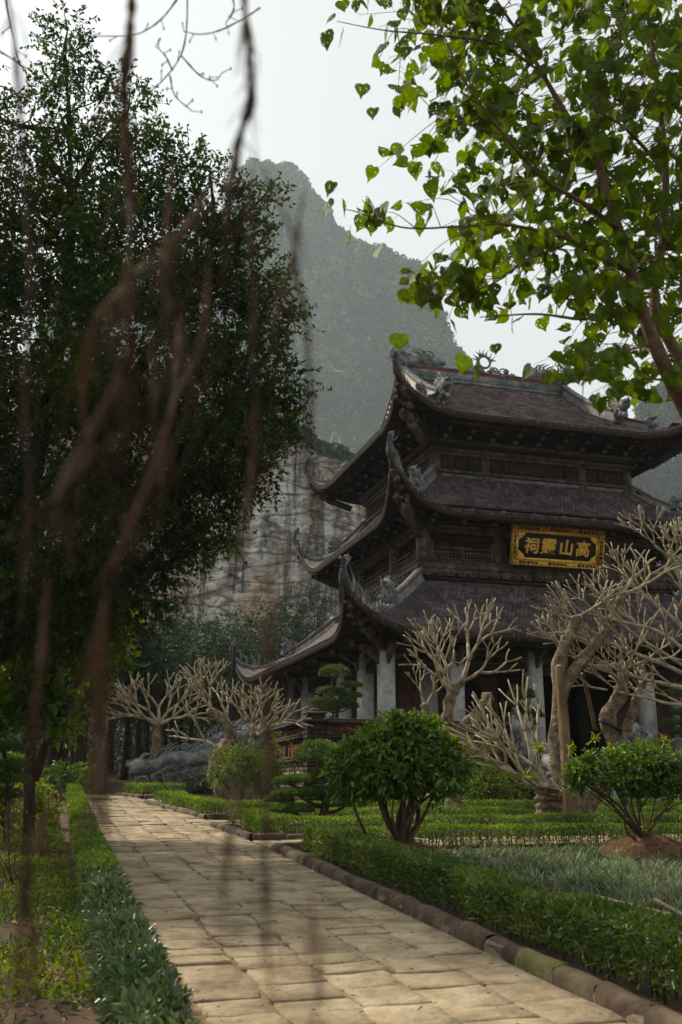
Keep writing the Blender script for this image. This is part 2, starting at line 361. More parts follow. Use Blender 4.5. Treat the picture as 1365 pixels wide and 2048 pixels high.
# ---------------------------------------------------------------- leaves
def frame(D, roll):
    D = D/(np.linalg.norm(D, axis=1)[:, None]+1e-9)
    ref = np.tile([0., 0, 1], (len(D), 1)); ref[np.abs(D[:, 2]) > .95] = [1, 0, 0]
    Sd = np.cross(D, ref); Sd /= np.linalg.norm(Sd, axis=1)[:, None]+1e-9; N = np.cross(Sd, D)
    c, s = np.cos(roll)[:, None], np.sin(roll)[:, None]
    return D, Sd*c+N*s, N*c-Sd*s
SHAPES = {
 'diamond': (np.array([(0, 0, 0), (.45, .5, .12), (1, 0, -.05), (.45, -.5, .12)]), None, [(0, 1, 2, 3)]),
 'leaf': (np.array([(0, 0, 0), (.3, .45, .12), (.7, .38, .06), (1, 0, -.12), (.7, -.38, .06), (.3, -.45, .12), (.5, 0, -.02)]),
          [(0, 1, 6), (0, 6, 5)], [(1, 2, 3, 6), (6, 3, 4, 5)]),
 'blade': (np.array([(0, .5, 0), (0, -.5, 0), (.45, .5, .0), (.45, -.5, .0), (.8, .4, -.13), (.8, -.4, -.13), (1, 0, -.32)]),
           [(4, 5, 6)], [(0, 1, 3, 2), (2, 3, 5, 4)]),
 'heart': (np.array([(0, 0, 0), (-.08, .25, .03), (.05, .47, .08), (.3, .53, .10), (.58, .38, .07), (.82, .13, 0), (1.08, 0, -.06),
                     (.82, -.13, 0), (.58, -.38, .07), (.3, -.53, .10), (.05, -.47, .08), (-.08, -.25, .03), (.45, 0, -.03)]),
           [(0, 1, 12), (1, 2, 12), (2, 3, 12), (3, 4, 12), (4, 5, 12), (5, 6, 12), (6, 7, 12), (7, 8, 12), (8, 9, 12), (9, 10, 12), (10, 11, 12), (11, 0, 12)], None),
}
def leaves(mb, P, D, roll, L, Wd, shape='diamond'):
    P = np.asarray(P, float); n = len(P)
    if n == 0: return
    T, f3, f4 = SHAPES[shape]; k = len(T)
    D, Sd, N = frame(np.asarray(D, float), roll)
    L = np.broadcast_to(L, (n,))[:, None, None]; Wd = np.broadcast_to(Wd, (n,))[:, None, None]
    V = P[:, None]+D[:, None]*T[None, :, 0:1]*L+Sd[:, None]*T[None, :, 1:2]*Wd+N[:, None]*T[None, :, 2:3]*L
    off = (np.arange(n)*k)[:, None, None]
    F3 = (np.array(f3)[None]+off).reshape(-1, 3) if f3 else None
    F4 = (np.array(f4)[None]+off).reshape(-1, 4) if f4 else None
    mb.add(V.reshape(-1, 3), F3, F4)
def rdir(n, up=0., flat=1.):
    d = rng.normal(size=(n, 3)); d[:, 2] = d[:, 2]*flat+up
    return d/np.linalg.norm(d, axis=1)[:, None]
def sprays(mb, tw, P, D, ln, k, ls, lw, shape='diamond', droop=.25, tr=.004, spread=.8):
    """short curved twigs at P towards D with k leaves each"""
    n = len(P); t = (np.arange(k)+.6)/k
    ln = np.broadcast_to(ln, (n,))
    Q = P[:, None]+D[:, None]*(t[None, :, None]*ln[:, None, None]); Q[..., 2] -= droop*ln[:, None]*t[None]**2
    Dl = D[:, None]*.6+rng.normal(size=(n, k, 3))*spread; Dl[..., 2] -= .15
    m = n*k
    leaves(mb, Q.reshape(-1, 3), Dl.reshape(-1, 3), rng.normal(size=m)*.8, ls*(.65+.7*rng.random(m)), lw*(.65+.7*rng.random(m)), shape)
    if tw is not None:
        # thin three-sided twig as two long quads
        A = P; B = Q[:, k//2]; E = Q[:, -1]; sd = np.cross(D, rdir(n)); sd /= np.linalg.norm(sd, axis=1)[:, None]+1e-9; sd = sd*tr
        V = np.stack([A-sd, A+sd, B+sd*.7, B-sd*.7, E+sd*.3, E-sd*.3], 1).reshape(-1, 3)
        o = (np.arange(n)*6)[:, None]
        tw.add(V, F4=np.vstack([np.array([0, 1, 2, 3])+o, np.array([3, 2, 4, 5])+o]))
def ball(n, shell=.5):
    d = rdir(n); r = (shell+(1-shell)*rng.random(n))**(1/2)
    return d, d*r[:, None]
def crown(mb, tw, blobs, n, k, ln, ls, lw, shape='diamond', up=.15, shell=.25, squash=1., droop=.25, floor=None, dens=None):
    """blobs: (u, v, z, r) ; n sprays shared out by area"""
    B = np.array([b[:4] for b in blobs]); wgt = B[:, 3]**2*(np.array(dens) if dens is not None else 1); wgt = wgt/wgt.sum()
    for b, wg in zip(B, wgt):
        m = max(3, int(n*wg)); d, p = ball(m, shell); p[:, 2] *= squash
        P = b[:3]+p*b[3]
        if floor is not None: P = P[P[:, 2] > floor]; d = d[:len(P)]
        d = d+rng.normal(size=d.shape)*.45; d[:, 2] += up; d /= np.linalg.norm(d, axis=1)[:, None]
        sprays(mb, tw, P, d, ln*(.6+.8*rng.random(len(P))), k, ls, lw, shape, droop)
def curve(pts, n=12):
    """smooth path through points (Catmull-Rom)"""
    P = np.asarray(pts, float)
    if len(P) < 3: return np.array([P[0]+(P[-1]-P[0])*t for t in np.linspace(0, 1, n)])
    Q = np.vstack([2*P[0]-P[1], P, 2*P[-1]-P[-2]]); out = []
    s = len(P)-1
    for T in np.linspace(0, s-1e-6, n):
        i = int(T); t = T-i; a, b, c, d = Q[i:i+4]
        out.append(.5*((2*b)+(c-a)*t+(2*a-5*b+4*c-d)*t*t+(3*b-a-3*c+d)*t**3))
    return np.array(out)

# ---------------------------------------------------------------- ground and path
def sheet(us, vs, off=0, fn=None):
    mb = MB(); U, V = np.meshgrid(us, vs); Z = gza(V)+off
    if fn is not None: Z = Z+fn(U, V)
    n, m = len(vs), len(us); i = np.arange(n*m).reshape(n, m)
    mb.add(np.stack([U, V, Z], -1).reshape(-1, 3), F4=np.stack([i[:-1, :-1], i[:-1, 1:], i[1:, 1:], i[1:, :-1]], -1).reshape(-1, 4))
    return mb
us = np.unique(np.concatenate([[-1400, -500, -200, -80, -40], np.arange(-16, 26, .4), [40, 80, 200, 500, 1400]]))
vs = np.unique(np.concatenate([[-100, -30, -12], np.arange(-6, 48.1, .4), [60, 100, 200, 400, 700, 1500]]))
sheet(us, vs, -.03, lambda u, v: .03*(fbm(u*.8, v*.8, 3)-.5)).build('ground', mt['earth'], kind='structure', smooth=True)
PL, PR = 0.98, 3.25
bed = sheet([PL-.1, PR+.05], list(np.arange(-3, 31, 1.0)), .0)
bed.add([(3.2, 14.72, gz(14.72)), (30, 14.72, gz(14.72)), (30, 15.9, gz(15.9)), (3.2, 15.9, gz(15.9))], F4=[(0, 1, 2, 3)])
bed.add([(3.2, 19.0, gz(19)), (30, 19.0, gz(19)), (30, 20.2, gz(20.2)), (3.2, 20.2, gz(20.2))], F4=[(0, 1, 2, 3)])
path = bed.build('path', mt['joint'], kind='structure')
def stone(u0, u1, v0, v1, hi=.014):
    """one rough slab: jittered outline, chamfered uneven top"""
    mb = MB(); g = .003+.010*rng.random(); u0 += g; u1 -= g; v0 += g; v1 -= g
    out = []
    for (a, b), (c, d) in (((u0, v0), (u1, v0)), ((u1, v0), (u1, v1)), ((u1, v1), (u0, v1)), ((u0, v1), (u0, v0))):
        for t in (0, .33, .66): out.append([a+(c-a)*t, b+(d-b)*t])
    out = np.array(out)+rng.normal(size=(12, 2))*.011
    c = out.mean(0); tilt = rng.normal(size=2)*.018; h = hi+rng.random()*.012
    zt = lambda p: gza(p[:, 1])+h+(p-c)@tilt
    inn = c+(out-c)*.975; mid = c+(inn-c)*.5
    A = np.c_[out, gza(out[:, 1])-.01]; B = np.c_[out, zt(out)-.007]; Cc = np.c_[inn, zt(inn)]
    D = np.c_[mid, zt(mid)+rng.normal(size=12)*.005]
    V = np.vstack([A, B, Cc, D, [[c[0], c[1], gz(c[1])+h]]])
    F4 = [(r*12+i, r*12+(i+1) % 12, (r+1)*12+(i+1) % 12, (r+1)*12+i) for r in range(3) for i in range(12)]
    F3 = [(36+i, 36+(i+1) % 12, 48) for i in range(12)]
    return mb.add(V, F3, F4)
cells = []
cw = [.0, .44, .92, 1.38, 1.85, 2.27]
for c in range(5):
    v = 3.0+rng.random()*.3
    while v < 29.6:
        L_ = .26+.24*rng.random()
        wob = lambda k: 0 if k in (0, 5) else .055*(float(vn(v*1.3+k*9, k*3.7, 77))-.5)*2+.02*rng.normal()
        a, b = PL+cw[c]+wob(c)*.5, PL+cw[c+1]+wob(c+1)*.5
        cells.append((v, a, b, v, v+L_)); v += L_
for va, vb in ((14.74, 15.88), (19.02, 20.18)):
    for r in range(3):
        d = (vb-va)/3; u = PR+.02
        while u < 16: L_ = .35+.25*rng.random(); cells.append((va+40, u, u+L_, va+r*d, va+(r+1)*d)); u += L_
cells.sort(key=lambda c: c[0]); rest = MB()
for i, (_, a, b, v0, v1) in enumerate(cells):
    s = stone(a, b, v0, v1)
    if i < 300: s.build('paving_stone', mt['paver'], path, smooth=False)
    else: rest.v += s.v; [rest.f[k].extend([f+rest.n for f in s.f[k]]) for k in (3, 4)]; rest.n += s.n
rest.build('paving_stone', mt['paver'], path, kind='stuff')

# kerbs: rounded blocks
def kerb(pts, label, step=.52):
    t = thing('stone_kerb', label, 'kerb', (pts[0][0], pts[0][1], gz(pts[0][1])), 'low kerbs round the garden beds')
    for (a, b), (c, d) in zip(pts[:-1], pts[1:]):
        L_ = math.hypot(c-a, d-b); n = max(1, round(L_/step)); dx, dy = (c-a)/L_, (d-b)/L_
        q = MB(); V = []
        for s in np.linspace(0, L_, max(2, int(L_))):
            for x, z in ((-.46, -.05), (-.44, .04), (-.32, .075), (0, .088), (.32, .075), (.44, .04), (.46, -.05)): V.append((a+dx*s-dy*x*.15, b+dy*s+dx*x*.15, gz(b+dy*s)+z))
        r_ = len(V)//7; q.add(V, F4=[(r*7+i, r*7+i+1, r*7+i+8, r*7+i+7) for r in range(r_-1) for i in range(6)]); q.build('mortar_bed', mt['mortar'], t)
        for i in range(n):
            s0, s1 = i*L_/n+.008+.01*rng.random(), (i+1)*L_/n-.008
            w_ = .135+.02*rng.random(); h = .10+.018*rng.random(); j = rng.normal(size=4)*.006
            mb = MB(); V = []
            for s, jj in ((s0, 0), (s0+.012, 1), ((s0+s1)/2+.04*rng.normal(), 1), (s1-.012, 1), (s1, 0)):
                f = .9 if not jj else 1+.05*rng.normal()
                for x, z in ((-.5, -.05), (-.5, h*.55), (-.36, h*.9), (0, h), (.36, h*.88), (.5, h*.5), (.5, -.05)):
                    x_ = x*w_*f+.006*rng.normal(); z_ = z*(f if z > 0 else 1)+.005*rng.normal()
                    V.append((a+dx*s-dy*x_, b+dy*s+dx*x_, gz(b+dy*s)+z_))
            F = [(r*7+i2, r*7+i2+1, r*7+i2+8, r*7+i2+7) for r in range(4) for i2 in range(6)]
            mb.add(V, F4=F, big=[list(range(7)), list(range(28, 35))[::-1]])
            mossy = 'mossy' in label and (6.55 < b+dy*(s0+s1)/2 < 7.1); mb.build('kerb_stone', mt['mosskerb' if mossy else 'kerb'], t, label='kerb stone grown over with yellow-green moss' if mossy else None)
    return t
kerb([(3.37, 3.2), (3.40, 9), (3.36, 14.62), (4.6, 14.66)], 'long brown stone kerb beside the nearest right hedge, with a mossy block')
kerb([(3.12, 18.6), (3.30, 16.0), (6.5, 16.0)], 'brown stone kerb round the corner of the second bed along the path')
kerb([(2.62, 25.5), (3.28, 20.35), (6.2, 20.35)], 'brown stone kerb round the third bed, nearest the carved side dragon')
kerb([(2.2, 29.4), (2.75, 27.6), (3.6, 27.6)], 'short dark kerb at the far end of the path under the small hedge')

# ---------------------------------------------------------------- hedges
def hedge(pts, wd, ht, label, ls=.05, lw=.017, dens=1500, mat='hedge', shape='leaf', gap=.04):
    t = thing('clipped_hedge', label, 'hedge', (pts[0][0], pts[0][1], gz(pts[0][1])), 'clipped garden hedges')
    mb, st = MB(), MB()
    for (a, b), (c, d) in zip(pts[:-1], pts[1:]):
        L_ = math.hypot(c-a, d-b); dx, dy = (c-a)/L_, (d-b)/L_
        n = int(L_*(2*ht+wd)*dens)
        s = rng.random(n)*L_; q = rng.random(n)
        top = q < .45; x = np.where(top, (rng.random(n)-.5)*wd, np.where(rng.random(n) < .5, -.5, .5)*wd*(1-.25*rng.random(n)**2))
        z = np.where(top, ht*(1-.12*rng.random(n)), gap+(ht-gap)*rng.random(n)**.85)
        bumpy = 1+.16*(fbm(s*1.7+a, x*2+b, 5)-.5)*2
        z = z*bumpy; x = x*(1+.16*(vn(s*2.3+a*3, z*3, 8)-.5)*2)
        vv = b+dy*s+dx*x
        P = np.c_[a+dx*s-dy*x, vv, gza(vv)+z]
        D = rng.normal(size=(n, 3))*.55; D[:, 2] += .75*np.where(top, .85, .5); D[:, 0] += -dy*np.sign(x)*.35*(~top); D[:, 1] += dx*np.sign(x)*.35*(~top)
        leaves(mb, P, D, rng.normal(size=n)*1.2, ls*(.6+.8*rng.random(n)), lw*(.7+.6*rng.random(n)), shape)
        m = int(L_*34); s = rng.random(m)*L_; x = (rng.random(m)-.5)*wd*.8; j = rng.normal(size=(m, 2))*.03
        for i in range(m):
            v_ = b+dy*s[i]+dx*x[i]; u_ = a+dx*s[i]-dy*x[i]
            st.beam((u_, v_, gz(v_)-.02), (u_+j[i, 0], v_+j[i, 1], gz(v_)+ht*.8), .008, .008, (1, .1, 0))
    mb.build('foliage', mt[mat], t); st.build('stem', mt['stem'], t, kind='stuff')
    return t
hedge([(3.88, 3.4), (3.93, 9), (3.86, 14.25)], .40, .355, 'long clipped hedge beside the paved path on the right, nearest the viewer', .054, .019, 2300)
hedge([(4.0, 14.4), (16, 14.25)], .34, .31, 'green hedge row behind the two round bushes, between their bed and the cross path', .045, .016, 1900, 'hedge_lit')
hedge([(3.75, 18.45), (3.75, 16.5), (16, 16.35)], .38, .31, 'hedge wrapping the corner of the second bed, in front of the cloud-pruned tree', .045, .017, 1800, 'hedge_lit')
hedge([(3.4, 18.5), (17, 18.4)], .4, .30, 'hedge row running behind the foot of the cloud-pruned tree', .05, .019, 1350, 'hedge_lit')
hedge([(2.98, 25.2), (3.68, 20.75), (17, 20.9)], .42, .31, 'furthest hedge row, round the third bed and right to the foot of the stairs', .05, .019, 1350, 'hedge_lit')
hedge([(2.5, 29.2), (2.95, 27.9), (3.9, 27.9)], .4, .36, 'small hedge at the far end of the path beside the dragon balustrade', .06, .02, 800, 'hedge_lit')
hedge([(.55, 3.2), (.58, 6), (.62, 9.5)], .24, .38, 'near stretch of the shaded left hedge, grey-green long leaves', .07, .027, 1350, 'hedge_shaded')
hedge([(.62, 9.55), (.70, 15), (.84, 22), (.98, 29.5)], .27, .38, 'far stretch of the sunlit left hedge running to the dark wood', .05, .018, 900, 'hedge_lit')

# ---------------------------------------------------------------- mondo grass, lawn, litter
def tufts(name, area, n, k, L_, wd, m, label, holes=(), dens=None):
    mb = MB(); u0, u1, v0, v1 = area
    P = np.c_[u0+(u1-u0)*rng.random(n), v0+(v1-v0)*rng.random(n)]
    ok = np.ones(n, bool)
    for (a, b, r) in holes: ok &= np.hypot(P[:, 0]-a, P[:, 1]-b) > r
    if dens is not None: ok &= rng.random(n) < dens(P[:, 0], P[:, 1])
    P = P[ok]; n = len(P); sc = .7+.6*rng.random(n)
    Q = np.repeat(P, k, 0); s = np.repeat(sc, k); m_ = n*k
    ang = rng.random(m_)*6.28; el = .5+.9*rng.random(m_)
    D = np.c_[np.cos(ang)*np.cos(el), np.sin(ang)*np.cos(el), np.sin(el)]
    B = np.c_[Q[:, 0]+rng.normal(size=m_)*.012, Q[:, 1]+rng.normal(size=m_)*.012, gza(Q[:, 1])-.01]
    leaves(mb, B, D, rng.normal(size=m_)*.3, L_*s*(.7+.6*rng.random(m_)), wd, 'blade')
    return solo(mb.build(name, m), label, 'ground cover', kind='stuff')
BU1 = (4.7, 13.1); BU2 = (8.45, 13.15)
tufts('mondo_grass', (4.3, 13.5, 3.4, 14.1), 5600, 10, .14, .009, mt['mondo'], 'grey-green mondo grass tufts filling the bed behind the near hedge',
      ((BU1[0], BU1[1], .62), (BU2[0], BU2[1], .62)))
mb = MB(); n = 52000; u = .46-5.2*rng.random(n)**1.2; v = 4+24*rng.random(n)**1.1
k = (fbm(u*1.1, v*1.1, 21) > .36+.04*(v < 9)); u, v = u[k], v[k]; n = len(u)
D = rdir(n, .9); leaves(mb, np.c_[u, v, gza(v)-.02+.05*rng.random(n)], D, rng.normal(size=n), .035+.05*rng.random(n), .012+.016*rng.random(n), 'leaf')
solo(mb.build('lawn_weeds', mt['lawn']), 'patchy lawn and low weeds left of the left hedge', 'lawn', kind='stuff')
mb = MB(); n = 2600; u = .36-4*rng.random(n); v = 5+16*rng.random(n)
leaves(mb, np.c_[u, v, gza(v)+.0+.02*rng.random(n)], rdir(n, 0, .25), rng.normal(size=n)*.5, .05+.05*rng.random(n), .03, 'leaf')
n = 500; u = 4.35+8*rng.random(n); v = 4+10*rng.random(n)
leaves(mb, np.c_[u, v, gza(v)+.02*rng.random(n)], rdir(n, 0, .25), rng.normal(size=n)*.5, .05+.04*rng.random(n), .025, 'leaf')
n = 420; u = PL+2.2*rng.random(n); v = 4+16*rng.random(n)
leaves(mb, np.c_[u, v, gza(v)+.05], rdir(n, 0, .2), rng.normal(size=n)*.4, .02+.03*rng.random(n), .012, 'leaf')
solo(mb.build('fallen_leaves', mt['deadleaf']), 'dry fallen leaves strewn over lawn and path', 'leaf litter', kind='stuff')
# ================================================================ TEMPLE
UC, VC = 17.25, 36.4
FLOOR = 2.3
T0 = thing('temple', 'three-tiered dark wooden temple with upturned tiled roofs above the terrace', 'temple', (UC, VC, FLOOR))
T1 = (10.15, 29.35); T2 = (12.2, 31.4); T3 = (13.15, 32.4)
def rect(c, g=0):      # plan rectangle from its near-left corner, symmetric about the centre
    return (c[0]-g, c[1]-g, 2*UC-c[0]+g, 2*VC-c[1]+g)
class Skirt:
    """one tier of roof running round an inner rectangle, with corners sweeping up"""
    def __init__(s, inner, Y, o, zt, ze, ztip, reach=3.0):
        s.r = inner; s.Y = Y; s.o = o; s.zt = zt; s.ze = ze; s.L = ztip-ze; s.k = reach
        s.hw = [(inner[2]-inner[0])/2, (inner[3]-inner[1])/2]*2
    def Yx(s, side, x): d = np.clip(1-(s.hw[side]+s.Y-np.abs(x))/s.k, 0, 1); return s.o+(s.Y-s.o)*d**2
    def z(s, side, x, y):
        d = np.clip(1-(s.hw[side]+s.Y-np.abs(x))/s.k, 0, 1); b = np.clip(y/s.Yx(side, x), 0, 1.05)
        return s.zt-(s.zt-s.ze)*(.62*b+.38*(1-(1-np.minimum(b, 1))**2))+s.L*d**3.0*b**1.6
    def P(s, side, x, y, dz=0):
        x = np.asarray(x, float); y = np.asarray(y, float)+0*x; x = x+0*y
        cu, cv = (s.r[0]+s.r[2])/2, (s.r[1]+s.r[3])/2; Z = s.z(side, x, y)+dz
        if side == 0: return np.stack([cu+x, s.r[1]-y, Z], -1)
        if side == 1: return np.stack([s.r[0]-y, cv-x, Z], -1)
        if side == 2: return np.stack([cu-x, s.r[3]+y, Z], -1)
        return np.stack([s.r[2]+y, cv+x, Z], -1)
def roof_tiles(sk, sides, tw=.15, th=.125):
    mb = MB()
    for sd in sides:
        tw_, th_ = (tw, th) if sd < 2 else (tw*3, th*3)
        X = sk.hw[sd]+sk.Y; cols = np.arange(-X, X, tw_)+tw_/2
        for c in cols:
            Yx = float(sk.Yx(sd, c)); y0 = max(0, abs(c)-sk.hw[sd]); 
            n = int(sk.o/th_); ys = np.linspace(0, Yx, n+1)
            a, b = c-tw_*.46, c+tw_*.46
            for i in range(n):
                if ys[i+1] < y0: continue
                o = (.25 if i % 2 else -.25)*tw_
                j = .008*rng.random()
                l0, l1 = ys[i]-.02, ys[i+1]
                top = sk.P(sd, np.array([a+o, b+o]), np.array([l0, l0]), .012)
                lo = sk.P(sd, np.array([b+o, c+o, a+o]), np.array([l1-.28*th_, l1, l1-.28*th_]), .065+j)
                dn = lo-[0, 0, .055]
                mb.add(np.vstack([top, lo, dn]), F4=[(2, 5, 6, 3), (3, 6, 7, 4)], big=[[0, 1, 2, 3, 4]])
    return mb
def surf(sk, sides, dz=0, n=40, m=10, dzin=None, ymax=1.):
    mb = MB()
    for sd in sides:
        X = sk.hw[sd]+sk.Y; V = []
        ts = np.linspace(-1, 1, n)
        for t in ts:
            # fan from inner edge to eave
            for b in np.linspace(0, ymax, m):
                xi = t*sk.hw[sd]; xo = t*X; x = xi+(xo-xi)*b; y = b*float(sk.Yx(sd, xo))
                d = dz if dzin is None else dzin+(dz-dzin)*b
                V.append(sk.P(sd, x, y, d))
        i = np.arange(n*m).reshape(n, m)
        mb.add(V, F4=np.stack([i[:-1, :-1], i[:-1, 1:], i[1:, 1:], i[1:, :-1]], -1).reshape(-1, 4))
    return mb
def eave_line(sk, sd, n=90, dz=0, out=0):
    X = sk.hw[sd]+sk.Y; t = np.sin(np.linspace(-math.pi/2, math.pi/2, n)); x = t*X
    return sk.P(sd, x, sk.Yx(sd, x)+out, dz)
OUT = [np.array([0, -1, 0.]), np.array([-1, 0, 0.]), np.array([0, 1, 0.]), np.array([1, 0, 0.])]
ALG = [np.array([1, 0, 0.]), np.array([0, -1, 0.]), np.array([-1, 0, 0.]), np.array([0, 1, 0.])]
def eaves(sk, sides, tier):
    f = MB(); g = MB()
    for sd in sides:
        P = eave_line(sk, sd); n = len(P)
        f.sweep(P, [OUT[sd]]*n, [(-.10, -.19), (.0, -.19), (.02, -.02), (-.10, -.02)])
        # scalloped drip tiles and bead ends
        Q = eave_line(sk, sd, 1200); cum = np.r_[0, np.cumsum(np.linalg.norm(np.diff(Q, axis=0), axis=1))]
        for d in np.arange(.06, cum[-1]-.06, .15 if sd < 2 else .45):
            i = int(np.searchsorted(cum, d)); p = Q[i]; T = Q[min(i+5, len(Q)-1)]-Q[max(i-5, 0)]; T /= np.linalg.norm(T)
            up = np.cross(OUT[sd], T); up = up*np.sign(up[2]+1e-6); o = OUT[sd]*.045
            w_ = .066
            g.add([p-T*w_+o+up*.05, p+T*w_+o+up*.05, p+T*w_+o-up*.02, p+o-up*.085, p-T*w_+o-up*.02,
                   p-T*w_-o+up*.05, p+T*w_-o+up*.05], F4=[(5, 6, 1, 0)], big=[[4, 3, 2, 1, 0]])
    f.build('eave_board', mt['fascia'], T0, smooth=False)
    g.build('drip_tiles', mt['fringe'], T0, kind='stuff')
def wall_box(r, z0, z1, m, name='wall', g=0):
    return MB().box((r[0]+g, r[1]+g, z0), (r[2]-g, r[3]-g, z1)).build(name, m, T0)
# side frame: point at distance x along a side of rectangle r, y outward
def SP(r, sd, x, y, z):
    cu, cv = (r[0]+r[2])/2, (r[1]+r[3])/2
    if sd == 0: return np.array([cu+x, r[1]-y, z])
    if sd == 1: return np.array([r[0]-y, cv-x, z])
    if sd == 2: return np.array([cu-x, r[3]+y, z])
    return np.array([r[2]+y, cv+x, z])
def HW(r, sd): return (r[2]-r[0])/2 if sd in (0, 2) else (r[3]-r[1])/2
def sbox(mb, r, sd, x0, x1, y0, y1, z0, z1):
    a = SP(r, sd, x0, y0, z0); b = SP(r, sd, x1, y1, z1); lo = np.minimum(a, b); hi = np.maximum(a, b)
    return mb.box(lo, hi)
def arm(mb, nb, r, sd, x, y0, y1, z, wd=.13, ht=.17, curl=True):
    """bracket arm reaching out from the wall with an upturned carved nose"""
    L_ = y1-y0
    prof = [(y0, -ht/2), (y1-.22*L_, -ht/2-.02), (y1-.05, -ht*.1), (y1+.03, ht*.75), (y1-.10, ht*.85), (y1-.22, ht*.35), (y0, ht/2)]
    V = []
    for sx in (-wd/2, wd/2): V += [SP(r, sd, x+sx, p[0], z+p[1]) for p in prof]
    n = len(prof)
    mb.add(V, F4=[(i, (i+1) % n, n+(i+1) % n, n+i) for i in range(n)], big=[list(range(n)), list(range(n, 2*n))[::-1]])
    a = SP(r, sd, x-wd*.62, y1-.08, z-ht*.45); b = SP(r, sd, x+wd*.62, y1+.06, z+ht*.55)
    nb.append(MB().box(np.minimum(a, b), np.maximum(a, b), bev=.02))
def brackets(r, sk, zpost, levels, step, rise, xs_by_side, name):
    for sd, xs in xs_by_side.items():
        for x in xs:
            mb, nb = MB(), []
            for k in range(levels):
                arm(mb, nb, r, sd, x, -.1, step*(k+1), zpost+rise*(k+.5), .12, .12)
            o = mb.build('bracket', mt['wood'], T0); [q.build('bracket_block', mt['nose'], o) for q in nb]
def beams(r, sides, ys, zs, wd, ht, m='wood', ext=.6, name='purlin'):
    for sd in sides:
        for y, z in zip(ys, zs):
            mb = MB(); h = HW(r, sd)+ext+y*.6; mb.beam(SP(r, sd, -h, y, z), SP(r, sd, h, y, z), wd, ht); mb.build(name, mt[m], T0)
def lump_chain(mb, P, r0, r1, n, seed=0, k=2):
    P = curve(P, n)
    for i, p in enumerate(P):
        r = r0+(r1-r0)*i/(n-1)
        for j in range(k):
            q = p+rng.normal(size=3)*r*.55; mb.blob(q, (r*(.6+.5*rng.random()), r*(.6+.5*rng.random()), r*(.6+.5*rng.random())), seed+i*3+j, .35, 7, 5)
def flame(mb, base, tip, w_, n=5, side=None, bend=.3):
    """curled flame-like fin"""
    base = np.array(base, float); tip = np.array(tip, float); d = tip-base; L_ = np.linalg.norm(d)
    sd = np.array(side, float) if side is not None else rdir(1)[0]; sd = sd-d*(sd@d)/L_**2; sd /= np.linalg.norm(sd)+1e-9
    P = [base+d*t+sd*bend*L_*math.sin(t*math.pi*1.2)*(1-.3*t) for t in np.linspace(0, 1, n)]
    mb.tube(P, [w_*(1-.9*t)+.004 for t in np.linspace(0, 1, n)], 5)
def dragon(mb, P, r, head=True, seed=0, spikes=12, sd=None):
    """serpentine body with dorsal fins, horned open-jawed head at the last point"""
    P = curve(P, 26); n = len(P); rr = r*(.45+.75*np.sin(np.linspace(.25, 2.5, n))); mb.tube(P, rr, 8, lump=.18)
    T = np.gradient(P, axis=0); T /= np.linalg.norm(T, axis=1)[:, None]; up = np.array([0, 0, 1.])
    for i in np.linspace(2, n-4, spikes).astype(int):
        b = P[i]+up*rr[i]*.7; flame(mb, b, b+up*r*(1.3+.6*rng.random())-T[i]*r*1.1, r*.3, 4, T[i], .25)
        q = P[i]+rdir(1)[0]*rr[i]*.9; flame(mb, q, q+rdir(1, .6)[0]*r*1.4, r*.26, 4)
    if head:
        h = P[-1]; f = T[-1]*np.array([1, 1, .3]); f /= np.linalg.norm(f); s2 = np.cross(f, up); s2 /= np.linalg.norm(s2)+1e-9
        mb.blob(h+f*r*.4+up*r*.3, r*1.25, seed, .25, 10, 7)
        mb.blob(h+f*r*1.5+up*r*.55, (r*.9, r*.9, r*.45), seed+1, .2, 9, 6)
        mb.blob(h+f*r*1.3-up*r*.45, (r*.7, r*.7, r*.26), seed+2, .2, 8, 5)
        mb.blob(h+f*r*2.1+up*r*.85, r*.38, seed+3, .2, 7, 5)
        for s in (-1, 1):
            mb.blob(h+f*r*.9+up*r*.95+s2*s*r*.55, r*.32, 3, .1, 7, 5)
            flame(mb, h+up*r*1.0+s2*s*r*.4, h+up*r*2.4-f*r*1.5+s2*s*r*.6, r*.28, 5, f, .3)
            for k in range(5):
                b = h-f*r*.2+s2*s*r*(.6+.3*rng.random())+up*r*(rng.random()-.3); flame(mb, b, b-f*r*(1.5+rng.random())+up*r*(rng.random()*1.8-.3), r*.22, 4)
            for k in range(3): b = h+f*r*(.8+.4*k)+s2*s*r*.6-up*r*.1; flame(mb, b, b+up*r*.35+f*r*.2, r*.1, 3)
def swirl(mb, c, ax, ay, R0, turns=1.6, r=.03, n=26):
    t = np.linspace(0, 1, n); P = [np.array(c)+(np.array(ax)*math.cos(q*turns*6.28)+np.array(ay)*math.sin(q*turns*6.28))*R0*(1-.85*q) for q in t]
    mb.tube(P, r*(1-.5*t), 6)

